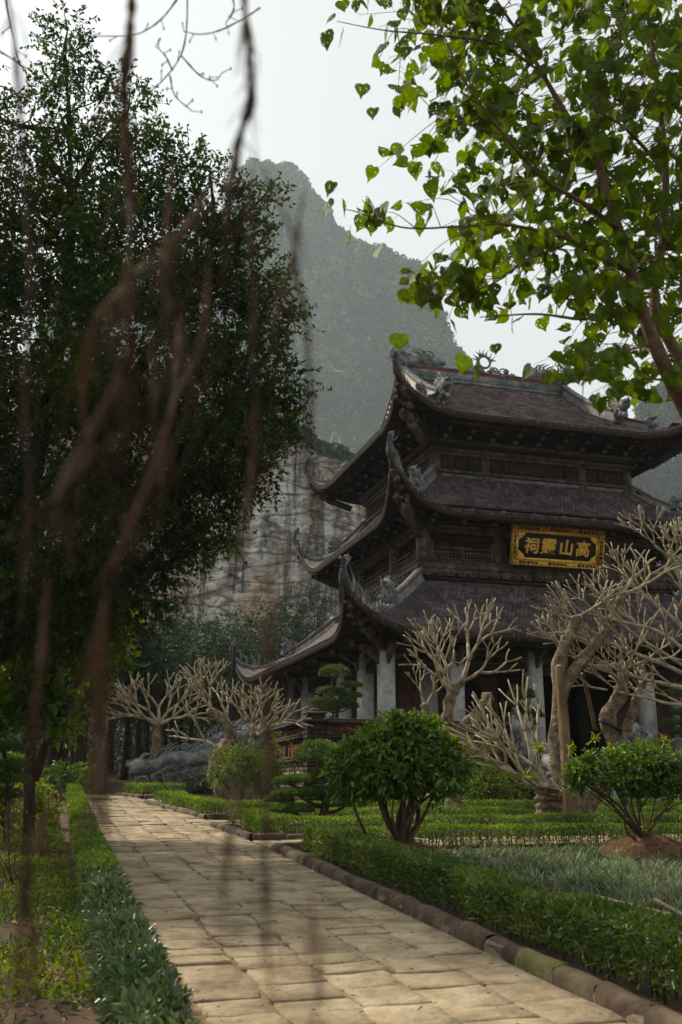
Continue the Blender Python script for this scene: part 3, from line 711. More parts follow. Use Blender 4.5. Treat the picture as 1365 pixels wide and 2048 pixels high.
def hip_ornament(sk, corner, frac, zoff, seed, band=True, size=1., near=True):
    """corner: (su, sv) signs; ridge band down the hip, creature, flames and horn at the tip"""
    su, sv = corner; r = sk.r
    cu = r[0] if su < 0 else r[2]; cv = r[1] if sv < 0 else r[3]
    def hp(t):
        y = t*sk.Y; z = float(sk.z(0, sk.hw[0]+y, y)); return np.array([cu+su*y, cv+sv*y, z+.02])
    dg = np.array([su, sv, 0])/math.sqrt(2); pr = np.array([-sv, su, 0])/math.sqrt(2)
    t_end = frac
    ts = np.linspace(-.02, t_end, 14); P = [hp(t) for t in ts]; sds = [pr]*len(P)
    h = .42*size
    o = MB().sweep(P, sds, [(-.16, -.08), (.16, -.08), (.14, .06), (.09, .08), (.09, h*.58), (-.09, h*.58), (-.09, .08), (-.14, .06)]).build('hip_ridge', mt['ridgestone'], T0)
    MB().sweep(P, sds, [(-.095, h*.58), (.095, h*.58), (.095, h*.78), (-.095, h*.78)]).build('red_band', mt['redbrick'], o)
    MB().sweep(P, sds, [(-.12, h*.78), (.12, h*.78), (.10, h*.92), (0, h), (-.10, h*.92)]).build('ridge_coping', mt['ridgestone'], o)
    ts = np.linspace(t_end-.02, 1.0, 12); P = [hp(t) for t in ts]
    MB().sweep(P, [pr]*12, [(-.13, -.08), (.13, -.08), (.10, .10), (-.10, .10)]).build('hip_ridge', mt['ridgestone'], T0)
    # creature crouching at the end of the band
    mb = MB(); p = hp(t_end+.02)+[0, 0, .12*size]
    k = size*(.36 if near else .3)
    dragon(mb, [p-dg*k*.8+[0, 0, k*.3], p-dg*k*.5+[0, 0, k*1.1], p+dg*k*.1+[0, 0, k*1.5], p+dg*k*.5+[0, 0, k*1.45]], k*.34, True, seed, 6)
    lump_chain(mb, [p-dg*k*.9, p+[0, 0, k*.8], p+dg*k*.9+[0, 0, .1]], k*.36, k*.3, 9, seed, 2)
    for q in range(22 if near else 8): b = p+dg*k*(rng.random()*2-1.1)+pr*k*.2*rng.normal()+[0, 0, k*.5*rng.random()]; flame(mb, b, b+np.array([0, 0, k*(.7+.9*rng.random())])-dg*k*.25*rng.random(), k*.13, 4)
    if near:
        for q in range(9): b = p+dg*k*(rng.random()*1.6-.8)+[0, 0, .1]; flame(mb, b, b+np.array([0, 0, k*(1+1.1*rng.random())])+dg*k*.4*rng.normal(), k*.15, 4)
    mb.build('roof_creature', mt['stone'], T0)
    # flames leaning outwards on the bare part of the hip
    mb = MB(); m = 7 if near else 4
    for t in np.linspace(t_end+.12, .93, m):
        b = hp(t); hgt = (.38+.55*(t-t_end)/(1-t_end))*size*(.8+.3*rng.random())
        for q in range(3): flame(mb, b+rng.normal(size=3)*.05, b+np.array([0, 0, hgt*(1-.25*q)])+dg*(.05-.22*q*.3)*size+rng.normal(size=3)*.05, .055*size, 6, -dg, .22)
    lump_chain(mb, [hp(t_end+.08), hp(.8), hp(.96)], .10*size, .07*size, 12, seed+5)
    mb.build('flame_finial', mt['stone'], T0)
    # horn rising from the tip with scales down its back
    mb = MB(); p = hp(1.0)
    H = .72*size; Q = curve([p-dg*.05-[0, 0, .05], p+dg*.10+[0, 0, H*.35], p+dg*.05+[0, 0, H*.75], p-dg*.05+[0, 0, H]], 9)
    mb.tube(Q, np.array([.15, .16, .145, .12, .10, .08, .06, .04, .02])*size, 8)
    for i in range(1, 8):
        for s in (-1, 0, 1):
            b = Q[i]+dg*.09*size*(1-i/10)+pr*s*.07*size*(1-i/10); mb.tube([b, b+dg*.05+[0, 0, .07], b+dg*.07+[0, 0, .13]], [.03, .02, .004], 4)
    mb.build('tip_horn', mt['verdigris'], T0, smooth=False)
    mb = MB()
    for q in range(16): b = Q[-1]-[0, 0, .22*rng.random()]+rng.normal(size=3)*.025; flame(mb, b, b+np.array([0, 0, .06+.17*rng.random()])*size+(dg*rng.normal()+pr*rng.normal())*.07*size, .034*size, 5)
    for q in range(5): mb.blob(Q[-1]+rng.normal(size=3)*.05, .055*size, q, .3, 6, 5)
    mb.blob(Q[-1]-dg*.04+[0, 0, .08], .085*size, seed, .3, 7, 5)
    mb.build('flame_finial', mt['stone'], T0)
    # brass collar below the horn
    MB().tube([p-dg*.06-[0, 0, .10], p-dg*.03+[0, 0, .02]], .15*size, 8).build('tip_collar', mt['fringe'], T0)
    return hp, dg, pr

# ---- tier roofs
sk1 = Skirt(rect(T2, .15), 3.80, 3.42, 8.28, 5.98, 7.18, 3.2)
sk2 = Skirt(rect(T3, .06), 2.50, 2.15, 12.46, 10.52, 12.15, 3.0)
sk3 = Skirt((13.5, 32.75, 2*UC-13.5, 2*VC-32.75), 2.52, 2.17, 15.55, 14.25, 15.42, 3.2)
for i, sk in enumerate((sk1, sk2, sk3)):
    surf(sk, range(4), 0, 48, 12).build('roof', mt['tile'], T0, smooth=True)
    roof_tiles(sk, (0, 1, 3)).build('roof_tiles', mt['tile' if i < 2 else 'tile_hi'], T0, kind='stuff')
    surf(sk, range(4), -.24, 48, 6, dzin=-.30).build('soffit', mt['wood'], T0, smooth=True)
    eaves(sk, range(4), i)
    fr = (.42, .40, .38)[i]
    for c in ((-1, -1), (-1, 1), (1, -1), (1, 1)):
        nr = c == (-1, -1)
        hp, dg, pr = hip_ornament(sk, c, fr, 0, i*7+3, size=(1.05, 1.0, .95)[i] if nr else .85, near=nr or c == (-1, 1))
        # carved strut hanging under the corner
        mb = MB(); a = hp(.93)-[0, 0, .32]; b = hp(.62)-[0, 0, .85 if i else .75]
        lump_chain(mb, [a+pr*.08, (a+b)/2-[0, 0, .22]+pr*.1, b], .11, .17, 9, i*5, 2)
        lump_chain(mb, [a-pr*.12, (a+b)/2-[0, 0, .1]-pr*.16, b-pr*.1+[0, 0, .1]], .09, .13, 8, i*5+2, 2)
        mb.beam(b+dg*.18, b-dg*.9-[0, 0, .5], .24, .26); mb.beam(b+dg*.28+[0, 0, .02], b-dg*.1, .3, .16)
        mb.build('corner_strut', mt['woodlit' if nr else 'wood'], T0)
        mb = MB(); mb.tube([hp(t)-[0, 0, .34] for t in np.linspace(.97, .1, 8)], .12, 6); mb.build('hip_rafter', mt['wood'], T0)
    # rafters under the eave
    mb = MB()
    for sd in (0, 1, 3):
        X = sk.hw[sd]+sk.Y*.55
        for x in np.arange(-X, X, .34):
            y0 = max(.05, abs(x)-sk.hw[sd]); y1 = float(sk.Yx(sd, x))-.08
            mb.tube(sk.P(sd, np.full(4, x), np.linspace(y0, y1, 4), -.30), .045, 5)
    mb.build('rafters', mt['wood'], T0, kind='stuff')
# ---- top gable roof
rv0, rz0, rz1 = 32.75, 15.55, 18.05
gl, gr = 13.5, 2*UC-13.5
def gprof(t): return rz0+(rz1-rz0)*(.72*t+.28*t*t)
for sgn in (-1, 1):
    mb = MB(); tl = MB(); n = 14
    vv = [VC+sgn*(VC-rv0)*(1-t) for t in np.linspace(0, 1, n)]; zz = [gprof(t) for t in np.linspace(0, 1, n)]
    V = []
    for u in (gl-.05, gr+.05): V += [(u, a, b) for a, b in zip(vv, zz)]
    V += [(x, y, z-.16) for x, y, z in V]
    F = [(i, i+1, n+i+1, n+i) for i in range(n-1)]+[(2*n+i, 3*n+i, 3*n+i+1, 2*n+i+1) for i in range(n-1)]+[(i, 2*n+i, 2*n+i+1, i+1) for i in range(n-1)]+[(n+i, n+i+1, 3*n+i+1, 3*n+i) for i in range(n-1)]
    mb.add(V, F4=F); mb.build('roof', mt['tile'], T0)
    rows = int(math.hypot(VC-rv0, rz1-rz0)/.125); tw_ = .15 if sgn < 0 else .45
    for j in range(rows):
        t0, t1 = j/rows, (j+1)/rows
        for u in np.arange(gl+.1, gr-.05, tw_):
            o = (.25 if j % 2 else -.25)*tw_; u_ = u+o; jj = .008*rng.random()
            q = lambda t, uu, dz: (uu, VC+sgn*(VC-rv0)*(1-t), gprof(t)+dz)
            tl.add([q(t1+.2/rows, u_-.46*tw_, .012), q(t1+.2/rows, u_+.46*tw_, .012), q(t0+.25/rows, u_+.46*tw_, .05+jj), q(t0, u_, .05+jj), q(t0+.25/rows, u_-.46*tw_, .05+jj),
                    q(t0+.25/rows, u_+.46*tw_, .01), q(t0, u_, .01), q(t0+.25/rows, u_-.46*tw_, .01)], F4=[(2, 5, 6, 3), (3, 6, 7, 4)], big=[[0, 1, 2, 3, 4]])
    tl.build('roof_tiles', mt['tile_hi'], T0, kind='stuff')
for u in (gl+.35, gr-.35):
    MB().prism([(rv0+.15, rz0-.1), (2*VC-rv0-.15, rz0-.1), (VC, rz1-.1)], 'u', u-.05, u+.05).build('gable_wall', mt['paleplaster'], T0)
# main ridge
mb = MB(); zr = rz1-.02
o = mb.box((gl-.1, VC-.13, zr), (gr+.1, VC+.13, zr+.42)).build('main_ridge', mt['ridgestone'], T0)
MB().box((gl-.12, VC-.18, zr-.06), (gr+.12, VC+.18, zr+.05)).build('ridge_base', mt['ridgestone'], o)
MB().box((gl-.1, VC-.135, zr+.42), (gr+.1, VC+.135, zr+.52)).build('red_band', mt['redbrick'], o)
MB().box((gl-.12, VC-.17, zr+.52), (gr+.12, VC+.17, zr+.60)).build('ridge_coping', mt['ridgestone'], o)
# verge ridges running down the gable edges, ending in a creature
for u, s in ((gl, -1), (gr, 1)):
    for sgn in (-1, 1):
        ts = np.linspace(1.02, -.12, 14); P = [(u, VC+sgn*(VC-rv0)*(1-t), gprof(max(t, -.1))+.02) for t in ts]
        o = MB().sweep(P, [np.array([1., 0, 0])]*14, [(-.15, -.1), (.15, -.1), (.11, .06), (.11, .36), (-.11, .36), (-.11, .06)]).build('verge_ridge', mt['paleplaster' if u == gl else 'ridgestone'], T0)
        MB().sweep(P, [np.array([1., 0, 0])]*14, [(-.115, .36), (.115, .36), (.115, .46), (-.115, .46)]).build('red_band', mt['redbrick'], o)
        MB().sweep(P, [np.array([1., 0, 0])]*14, [(-.15, .46), (.15, .46), (.12, .56), (-.12, .56)]).build('ridge_coping', mt['ridgestone'], o)
        e_ = np.array(P[-1]); mb = MB(); f = np.array([0, sgn*1., 0])
        dragon(mb, [e_-f*.5+[0, 0, .75], e_-f*.1+[0, 0, .8], e_+f*.2+[0, 0, .35], e_+f*.45+[0, 0, .45]], .17, True, 5, 7)
        lump_chain(mb, [e_+[0, 0, .3], e_+f*.5+[0, 0, .1]], .16, .12, 6, 2, 3)
        mb.build('roof_creature', mt['stone'], T0)
# ridge dragons facing the sun disc
for s in (-1, 1):
    x0 = UC+s*3.75; z = zr+.55; mb = MB()
    dragon(mb, [(x0+s*.25, VC, z+.95), (x0+s*.35, VC, z+.45), (x0-s*.15, VC, z+.12), (x0-s*.8, VC, z+.32), (x0-s*1.35, VC, z+.18)], .24, True, 4, 14)
    swirl(mb, (x0+s*.15, VC, z+1.0), (1, 0, 0), (0, 0, 1), .38, 1.7, .055)
    for q in range(7):
        b = np.array([x0+s*(.5-.12*q), VC, z+.2+.12*q]); swirl(mb, b, (s, 0, 0), (0, 0, 1), .16, 1.1, .03, 12)
    for q in range(16):
        b = np.array([x0-s*(1.2-1.3*rng.random()), VC+.1*rng.normal(), z+.25]); flame(mb, b, b+np.array([s*.2, 0, .3+.35*rng.random()]), .035, 5)
    mb.build('ridge_dragon', mt['stone'], T0)
mb = MB(); c = np.array([UC, VC, zr+1.15])
an = np.linspace(0, 6.283, 25); mb.tube([c+np.array([math.cos(a)*.27, 0, math.sin(a)*.27]) for a in an], .055, 7)
for a in np.linspace(.2, 2.94, 9): b = c+np.array([math.cos(a)*.3, 0, math.sin(a)*.3]); flame(mb, b, b+np.array([math.cos(a), 0, math.sin(a)])*.3, .05, 4)
lump_chain(mb, [c-[1.2, 0, .55], c-[.5, 0, .45], c-[0, 0, .5], c+[.5, 0, -.45], c+[1.2, 0, -.55]], .14, .14, 16, 8, 2)
for q in (-.8, -.4, .4, .8): swirl(mb, c+[q, -.1, -.42], (1, 0, 0), (0, 0, 1), .2, 1.4, .04, 14)
mb.build('sun_ornament', mt['stone'], T0)

# ---- tier 3 walls and lattice
r3 = rect(T3); wall_box(r3, 12.3, 15.2, mt['wood'], g=.12)
def posts(r, xs_by_side, z0, z1, wd, flare=False):
    for sd, xs in xs_by_side.items():
        for x in xs:
            mb = MB(); c = SP(r, sd, x, -wd*.3, 0)
            mb.box((c[0]-wd/2, c[1]-wd/2, z0), (c[0]+wd/2, c[1]+wd/2, z1-.22), bev=.02)
            o = mb.build('post', mt['woodlit'], T0)
            q = MB(); q.box((c[0]-wd*.72, c[1]-wd*.72, z1-.12), (c[0]+wd*.72, c[1]+wd*.72, z1+.02), bev=.04)
            q.box((c[0]-wd*.58, c[1]-wd*.58, z1-.22), (c[0]+wd*.58, c[1]+wd*.58, z1-.12), bev=.02); q.build('capital', mt['woodlit'], o)
h3, d3 = HW(r3, 0), HW(r3, 1)
X3 = {0: (-h3+.12, -2.02, 2.02, h3-.12), 1: (d3-.12, 1.1, -1.1, -d3+.12), 3: (-d3+.12, d3-.12)}
posts(r3, X3, 12.42, 13.72, .30)
for sd in (0, 1, 3):
    h = HW(r3, sd)
    for y0, y1, z0, z1, m_ in ((-.12, .03, 12.36, 12.60, 'ridgestone'), (-.12, .10, 12.62, 12.72, 'woodlit'), (-.12, .04, 12.74, 12.80, 'wood'), (-.12, .06, 13.32, 13.42, 'woodlit'),
                               (-.12, .14, 13.44, 13.56, 'woodlit'), (-.12, .22, 13.62, 13.72, 'wood'), (-.12, .30, 13.74, 13.84, 'woodlit')):
        sbox(MB(), r3, sd, -h-y1, h+y1, y0, y1, z0, z1).build('rail', mt[m_], T0)
def lattice(r, sd, x0, x1, z0, z1, y):
    """carved panel: framed squares each with a diagonal cross and a ring"""
    fr = MB(); sbox(fr, r, sd, x0, x1, y-.09, y-.05, z0, z1); o = fr.build('lattice_panel', mt['panelwood'], T0)
    mb = MB(); n = max(1, round((x1-x0)/(z1-z0))); w_ = (x1-x0)/n; cz = (z0+z1)/2; hh = (z1-z0)/2
    for i in range(n):
        cx = x0+w_*(i+.5)
        for a in (1, -1): 
            for s in (-1, 1):
                p = SP(r, sd, cx+s*.03, y-.03, cz+a*s*.03); q = SP(r, sd, cx+s*w_*.47, y-.03, cz+a*s*hh*.92); m_ = (p+q)/2+(SP(r, sd, 0, .02, 0)-SP(r, sd, 0, 0, 0))
                mb.tube([p, m_, q], [.012, .032, .010], 4)
        ring = [SP(r, sd, cx+math.cos(t)*w_*.46, y-.035, cz+math.sin(t)*hh*.88) for t in np.linspace(0, 6.283, 13)]
        mb.tube(ring, .010, 4, cap=False)
        ring = [SP(r, sd, cx+w_*.5+math.cos(t)*w_*.46, y-.035, cz+math.sin(t)*hh*.88) for t in np.linspace(0, 6.283, 13)]
        if i < n-1: mb.tube(ring, .010, 4, cap=False)
    mb.build('lattice_carving', mt['woodlit'], o, kind='stuff')
    f = MB()
    for a, b, c, d in ((x0-.04, x0, z0, z1), (x1, x1+.04, z0, z1), (x0, x1, z0-.03, z0), (x0, x1, z1, z1+.03)): sbox(f, r, sd, a, b, y-.09, y-.0, c, d)
    f.build('panel_frame', mt['wood'], o)
zz0, zz1 = 12.86, 13.26
for sd in (0, 1, 3):
    xs = sorted(X3[sd])
    for a, b in zip(xs[:-1], xs[1:]):
        a += .24; b -= .24; k = .42
        lattice(r3, sd, a, a+k, zz0, zz1, .0); lattice(r3, sd, a+k+.12, b-k-.12, zz0, zz1, .0); lattice(r3, sd, b-k, b, zz0, zz1, .0)
bx = lambda h, n: [(-h+.35)+(2*h-.7)*i/(n-1) for i in range(n)]
brackets(r3, sk3, 13.84, 3, .42, .13, {0: bx(h3, 9), 1: bx(d3, 8), 3: bx(d3, 8)}, 't3')
beams(r3, (0, 1, 3), (.42, .84, 1.26, .02), (14.10, 14.22, 14.34, 14.1), .10, .10, ext=.1)
for c in ((-1, -1), (-1, 1), (1, -1)):
    cu, cv = (r3[0] if c[0] < 0 else r3[2]), (r3[1] if c[1] < 0 else r3[3]); dg = np.array([c[0], c[1], 0])/math.sqrt(2)
    for k in range(4):
        for a in (0, .55, -.55):
            d = np.array([dg[0]*math.cos(a)-dg[1]*math.sin(a), dg[0]*math.sin(a)+dg[1]*math.cos(a), 0]); p = np.array([cu, cv, 13.86+.2*k]); L_ = (.5+.36*k)*(1.25 if a == 0 else .85)
            mb = MB(); mb.tube([p, p+d*L_*.75+[0, 0, .02], p+d*L_+[0, 0, .10]], [.085, .08, .055], 5)
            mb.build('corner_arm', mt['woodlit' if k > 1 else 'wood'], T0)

# ---- tier 2 walls, gallery with balusters
r2 = rect(T2); wall_box(r2, 8.2, 11.9, mt['panelwood'], g=.45)
h2, d2 = HW(r2, 0), HW(r2, 1)
X2 = {0: (-h2+.15, -2.08, 2.08, h2-.15), 1: (d2-.15, 2.0, -2.0, -d2+.15), 3: (-d2+.15, d2-.15)}
posts(r2, X2, 9.05, 10.32, .36)
for sd in (0, 1, 3):
    h = HW(r2, sd)
    for y0, y1, z0, z1, m_ in ((-.5, .12, 8.98, 9.05, 'woodlit'), (-.5, .02, 10.10, 10.22, 'woodlit'), (-.5, .10, 10.26, 10.34, 'woodlit'), (-.5, .2, 10.40, 10.50, 'wood'), (-.46, -.36, 9.86, 9.92, 'wood'), (-.5, -.3, 10.5, 10.9, 'wood')):
        sbox(MB(), r2, sd, -h-y1, h+y1, y0, y1, z0, z1).build('rail', mt[m_], T0)
    # carved drop valance of the gallery floor
    mb = MB(); sbox(mb, r2, sd, -h-.05, h+.05, -.1, .06, 8.52, 8.98); sbox(mb, r2, sd, -h-.1, h+.1, -.1, .10, 8.86, 8.98)
    o = mb.build('valance', mt['woodlit'], T0)
    mb = MB(); n = int(2*h/.42)
    for i in range(n):
        x = -h+(i+.5)*2*h/n; w_ = h/n*.95
        for zt, ht, yo in ((8.88, .13, .10), (8.72, .24, .085)):
            V = [SP(r2, sd, x+w_*math.cos(t), yo, zt+ht*math.sin(t)) for t in np.linspace(math.pi, 2*math.pi, 9)]; V2 = [p+OUT[sd]*.035 for p in V]
            mb.add(V+V2, F4=[(k, k+1, 10+k-1, 9+k) for k in range(8)], big=[list(range(9, 18))])
        mb.blob(SP(r2, sd, x, .14, 8.60), (.06, .06, .07), i, .3, 7, 5); mb.blob(SP(r2, sd, x-w_, .12, 8.66), (.04, .04, .1), i, .3, 7, 5)
    mb.build('valance_carving', mt['woodlit'], o, kind='stuff')
    sbox(MB(), r2, sd, -h+.2, h-.2, .0, .04, 8.34, 8.46).build('rail', mt['wood'], T0)
    # balustrade: rails and turned balusters
    xs = sorted(X2[sd])
    for a, b in zip(xs[:-1], xs[1:]):
        a += .3; b -= .3
        mb = MB()
        for z0, z1 in ((9.12, 9.17), (9.36, 9.41), (9.52, 9.57)): sbox(mb, r2, sd, a, b, -.10, -.04, z0, z1)
        for x in (a-.04, (a+b)/2, b+.04): sbox(mb, r2, sd, x-.05, x+.05, -.12, -.02, 9.05, 9.60 if x == (a+b)/2 else 9.78)
        o = mb.build('balustrade', mt['woodlit'], T0); q = MB()
        for x in np.arange(a+.1, b-.05, .12):
            p = SP(r2, sd, x, -.07, 9.17); q.tube([p, p+[0, 0, .05], p+[0, 0, .1], p+[0, 0, .15], p+[0, 0, .19]], [.014, .03, .014, .026, .014], 5, cap=False)
        q.build('balusters', mt['woodlit'], o, kind='stuff')
        # shutter panels on the wall behind
        for x in np.arange(a, b-.6, .82):
            mb = MB()
            sbox(mb, r2, sd, x, x+.76, -.46, -.43, 9.15, 9.82)
            sbox(mb, r2, sd, x+.06, x+.70, -.43, -.41, 9.62, 9.76); sbox(mb, r2, sd, x+.06, x+.70, -.43, -.41, 9.42, 9.56); sbox(mb, r2, sd, x+.06, x+.70, -.43, -.41, 9.2, 9.36)
            mb.build('shutter', mt['panelwood'], T0)
brackets(r2, sk2, 10.34, 3, .33, .12, {0: bx(h2, 9), 1: bx(d2, 8), 3: bx(d2, 8)}, 't2')
beams(r2, (0, 1, 3), (.33, .66, .99), (10.56, 10.67, 10.78), .09, .09, ext=.1)
for c in ((-1, -1), (-1, 1), (1, -1)):
    cu, cv = (r2[0] if c[0] < 0 else r2[2]), (r2[1] if c[1] < 0 else r2[3]); dg = np.array([c[0], c[1], 0])/math.sqrt(2)
    for k in range(3):
        for a in (0, .6, -.6):
            d = np.array([dg[0]*math.cos(a)-dg[1]*math.sin(a), dg[0]*math.sin(a)+dg[1]*math.cos(a), 0]); p = np.array([cu, cv, 10.4+.2*k]); L_ = (.4+.34*k)*(1.2 if a == 0 else .85)
            mb = MB(); mb.tube([p, p+d*L_*.75+[0, 0, .02], p+d*L_+[0, 0, .12]], [.085, .08, .055], 5)
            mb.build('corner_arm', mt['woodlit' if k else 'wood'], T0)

# ---- ground storey: stone columns, beams, hall wall, doorway, round windows
r1 = rect(T1)
cols = [(u, T1[1]) for u in (10.15, 12.45, 15.2, 19.3, 22.05, 24.35)]+[(T1[0], v) for v in (31.45, 33.9, 38.9, 41.35, 43.45)]+[(24.35, v) for v in (31.45, 33.9)]+[(12.45, 31.6), (22.05, 31.6)]
for u, v in cols:
    mb = MB(); w_ = .24
    V = []; c_ = .07
    for z in (FLOOR+.3, 5.72):
        V += [(u-w_+c_, v-w_, z), (u+w_-c_, v-w_, z), (u+w_, v-w_+c_, z), (u+w_, v+w_-c_, z), (u+w_-c_, v+w_, z), (u-w_+c_, v+w_, z), (u-w_, v+w_-c_, z), (u-w_, v-w_+c_, z)]
    mb.add(V, F4=[(i, (i+1) % 8, 8+(i+1) % 8, 8+i) for i in range(8)], big=[list(range(8))[::-1], list(range(8, 16))])
    o = mb.build('column', mt['column'], T0)
    MB().box((u-.34, v-.34, FLOOR), (u+.34, v+.34, FLOOR+.16), bev=.03).box((u-.29, v-.29, FLOOR+.16), (u+.29, v+.29, FLOOR+.30), bev=.04).build('column_base', mt['stone'], o)
    b = MB()
    for dx, dy in ((-1, 0), (1, 0), (0, -1), (0, 1)):
        P = [np.array([u+dx*q, v+dy*q, z]) for q, z in ((.24, 5.15), (.34, 5.4), (.55, 5.5), (.75, 5.62))]
        b.tube(P, [.05, .10, .11, .09], 6, lump=.3)
        b.beam((u+dx*.22, v+dy*.22, 5.64), (u+dx*.85, v+dy*.85, 5.64), .2, .18)
    b.build('column_bracket', mt['woodlit'], o)
for sd in (0, 1, 3):
    h = HW(r1, sd)
    for y, z0, z1, wd in ((0, 5.52, 5.74, .10), (0, 5.05, 5.30, .07)):
        sbox(MB(), r1, sd, -h-.2*(z0 > 5.4), h+.2*(z0 > 5.4), -wd, wd, z0, z1).build('tie_beam', mt['wood'], T0)
    for x in (bx(h, 7)):
        mb = MB(); nb = []; arm(mb, nb, r1, sd, x, -.1, 1.0, 5.80, .16, .2); o = mb.build('bracket', mt['wood'], T0); [q.build('bracket_block', mt['nose'], o) for q in nb]
# inside edge of the verandah roof
surf(sk1, range(4), -.30, 20, 3, dzin=-.5).build('soffit', mt['wood'], T0)
hw_u0, hw_u1, hv = 12.35, 2*UC-12.35, 31.62
hall = MB(); zt = 6.6
hall.box((hw_u0, hv, FLOOR), (15.0, hv+.2, zt)); hall.box((19.5, hv, FLOOR), (hw_u1, hv+.2, zt)); hall.box((15.0, hv, 5.25), (19.5, hv+.2, zt))
hall.box((hw_u0, hv+.2, FLOOR), (hw_u0+.2, 41.2, zt)); hall.box((hw_u1-.2, hv+.2, FLOOR), (hw_u1, 41.2, zt)); hall.box((hw_u0, 41.2, FLOOR), (hw_u1, 41.4, zt))
hall.build('hall_wall', mt['hallwall'], T0)
MB().box((12.6, 31.9, 6.4), (21.9, 41.1, 6.5)).build('ceiling', mt['wood'], T0)
# bricks of the hall front that can be told apart
for (a, b) in ((12.75, 15.0), (19.5, 21.75)):
    for x in np.arange(a, b-.5, .56):
        for z0, z1 in ((2.5, 3.3), (3.36, 4.0), (4.9, 5.2)):
            MB().box((x, hv-.04, z0), (x+.50, hv+.01, z1), bev=.02).build('wall_panel', mt['redpanel' if z0 < 3 else 'hallwall'], T0)
for x in (13.85, 2*UC-13.85):
    mb = MB(); cz = 4.45; an = np.linspace(0, 6.283, 29); mb.tube([(x+math.cos(a)*.50, hv-.05, cz+math.sin(a)*.50) for a in an], .07, 6); o = mb.build('round_window', mt['fascia'], T0)
    mb = MB(); mb.add([(x+math.cos(a)*.47, hv-.045, cz+math.sin(a)*.47) for a in an[:-1]], big=[list(range(28))]); mb.build('window_back', mt['black'], o)
    mb = MB(); f = lambda pts: mb.tube([(x+p, hv-.07, cz+q) for p, q in pts], .028, 4)
    f([(-.3, .22), (.3, .22)]); f([(-.38, 0), (.38, 0)]); f([(-.3, -.22), (.3, -.22)]); f([(-.2, .35), (-.2, -.35)]); f([(.2, .35), (.2, -.35)]); f([(0, .22), (0, -.22)])
    f([(-.12, .12), (.12, .12), (.12, -.12), (-.12, -.12), (-.12, .12)]); mb.build('window_fret', mt['wood'], o)
for u in (15.02, 19.36): MB().box((u, hv-.08, FLOOR), (u+.14, hv+.1, 5.3)).build('door_post', mt['wood'], T0)
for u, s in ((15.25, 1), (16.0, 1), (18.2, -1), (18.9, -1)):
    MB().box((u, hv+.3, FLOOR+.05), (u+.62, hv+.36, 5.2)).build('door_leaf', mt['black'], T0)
MB().box((15.55, hv+.2, 3.9), (15.85, hv+.24, 4.95)).build('banner', mt['orange'], T0)
MB().box((17.75, hv+.6, 3.8), (17.95, hv+.64, 4.8)).build('banner', mt['orange'], T0)
# near-black screen closes the hall, its unlit depth put in the colour
MB().box((13.2, 36, FLOOR), (21.3, 36.4, 5.9)).build('dark_screen', mt['black'], T0)

# ---------------------------------------------------------------- plaque
PQ = thing('plaque', 'gilded black name board with four golden characters, hung on the gallery', 'plaque', (17.12, 30.98, 8.98))
tilt = R(13); Wp, Hp = 3.62, 1.42
def pq(x, z, y=0):       # plaque plane: leans forward at the top
    return np.array([17.12+x, 30.98-z*math.sin(tilt)-y*math.cos(tilt), 8.98+z*math.cos(tilt)-y*math.sin(tilt)])
def pbox(mb, x0, x1, z0, z1, y0, y1):
    V = [pq(x, z, y) for y in (y0, y1) for x, z in ((x0, z0), (x1, z0), (x1, z1), (x0, z1))]
    return mb.add(V, F4=[(0, 1, 2, 3), (7, 6, 5, 4), (0, 4, 5, 1), (1, 5, 6, 2), (2, 6, 7, 3), (3, 7, 4, 0)])
pbox(MB(), -Wp/2+.1, Wp/2-.1, .1, Hp-.1, 0, .05).build('board', mt['lacquer'], PQ)
fr = MB(); b = .17; hwp = Wp/2
for x0, x1, z0, z1 in ((-hwp, hwp, Hp-b, Hp), (-hwp, hwp, 0, b), (-hwp, -hwp+b, b, Hp-b), (hwp-b, hwp, b, Hp-b)): pbox(fr, x0, x1, z0, z1, 0, .14)
for x0, x1, z0, z1 in ((-hwp, hwp, Hp-.05, Hp), (-hwp, hwp, 0, .05), (-hwp, -hwp+.05, 0, Hp), (hwp-.05, hwp, 0, Hp)): pbox(fr, x0, x1, z0, z1, .14, .18)
fo = fr.build('frame', mt['goldframe'], PQ)
fr = MB(); i0, i1 = b, b+.11
for x0, x1, z0, z1 in ((-hwp+i0, hwp-i0, Hp-i1, Hp-i0), (-hwp+i0, hwp-i0, i0, i1), (-hwp+i0, -hwp+i1, i1, Hp-i1), (hwp-i1, hwp-i0, i1, Hp-i1)): pbox(fr, x0, x1, z0, z1, .03, .085)
for sx in (-1, 1):
    for z0, sz in ((i1, 1), (Hp-i1, -1)):
        V = [pq(sx*(hwp-i1), z0, .08), pq(sx*(hwp-i1-.26), z0, .08), pq(sx*(hwp-i1-.20), z0+sz*.12, .08), pq(sx*(hwp-i1-.10), z0+sz*.18, .08), pq(sx*(hwp-i1), z0+sz*.26, .08)]
        fr.add(V, big=[list(range(5)) if sx*sz < 0 else list(range(5))[::-1]])
fr.build('inner_frame', mt['gold'], PQ)
fr = MB()
def scroll(mb, cx, cz, ln, vert):
    for i in range(4):
        t = (i-1.5)*ln/4; c = pq(cx+(0 if vert else t), cz+(t if vert else 0), .16)
        swirl(mb, c, pq(1, 0)-pq(0, 0), pq(0, 1 if i % 2 else -1)-pq(0, 0), .05, 1.3, .014, 10)
for cx in (-1.15, 0, 1.15): scroll(fr, cx, Hp-.10, .62, False); scroll(fr, cx, .09, .62, False)
for cx in (-hwp+.1, hwp-.1): scroll(fr, cx, Hp/2, .5, True)
fr.build('frame_scrolls', mt['gold'], PQ, kind='stuff')
fr = MB()
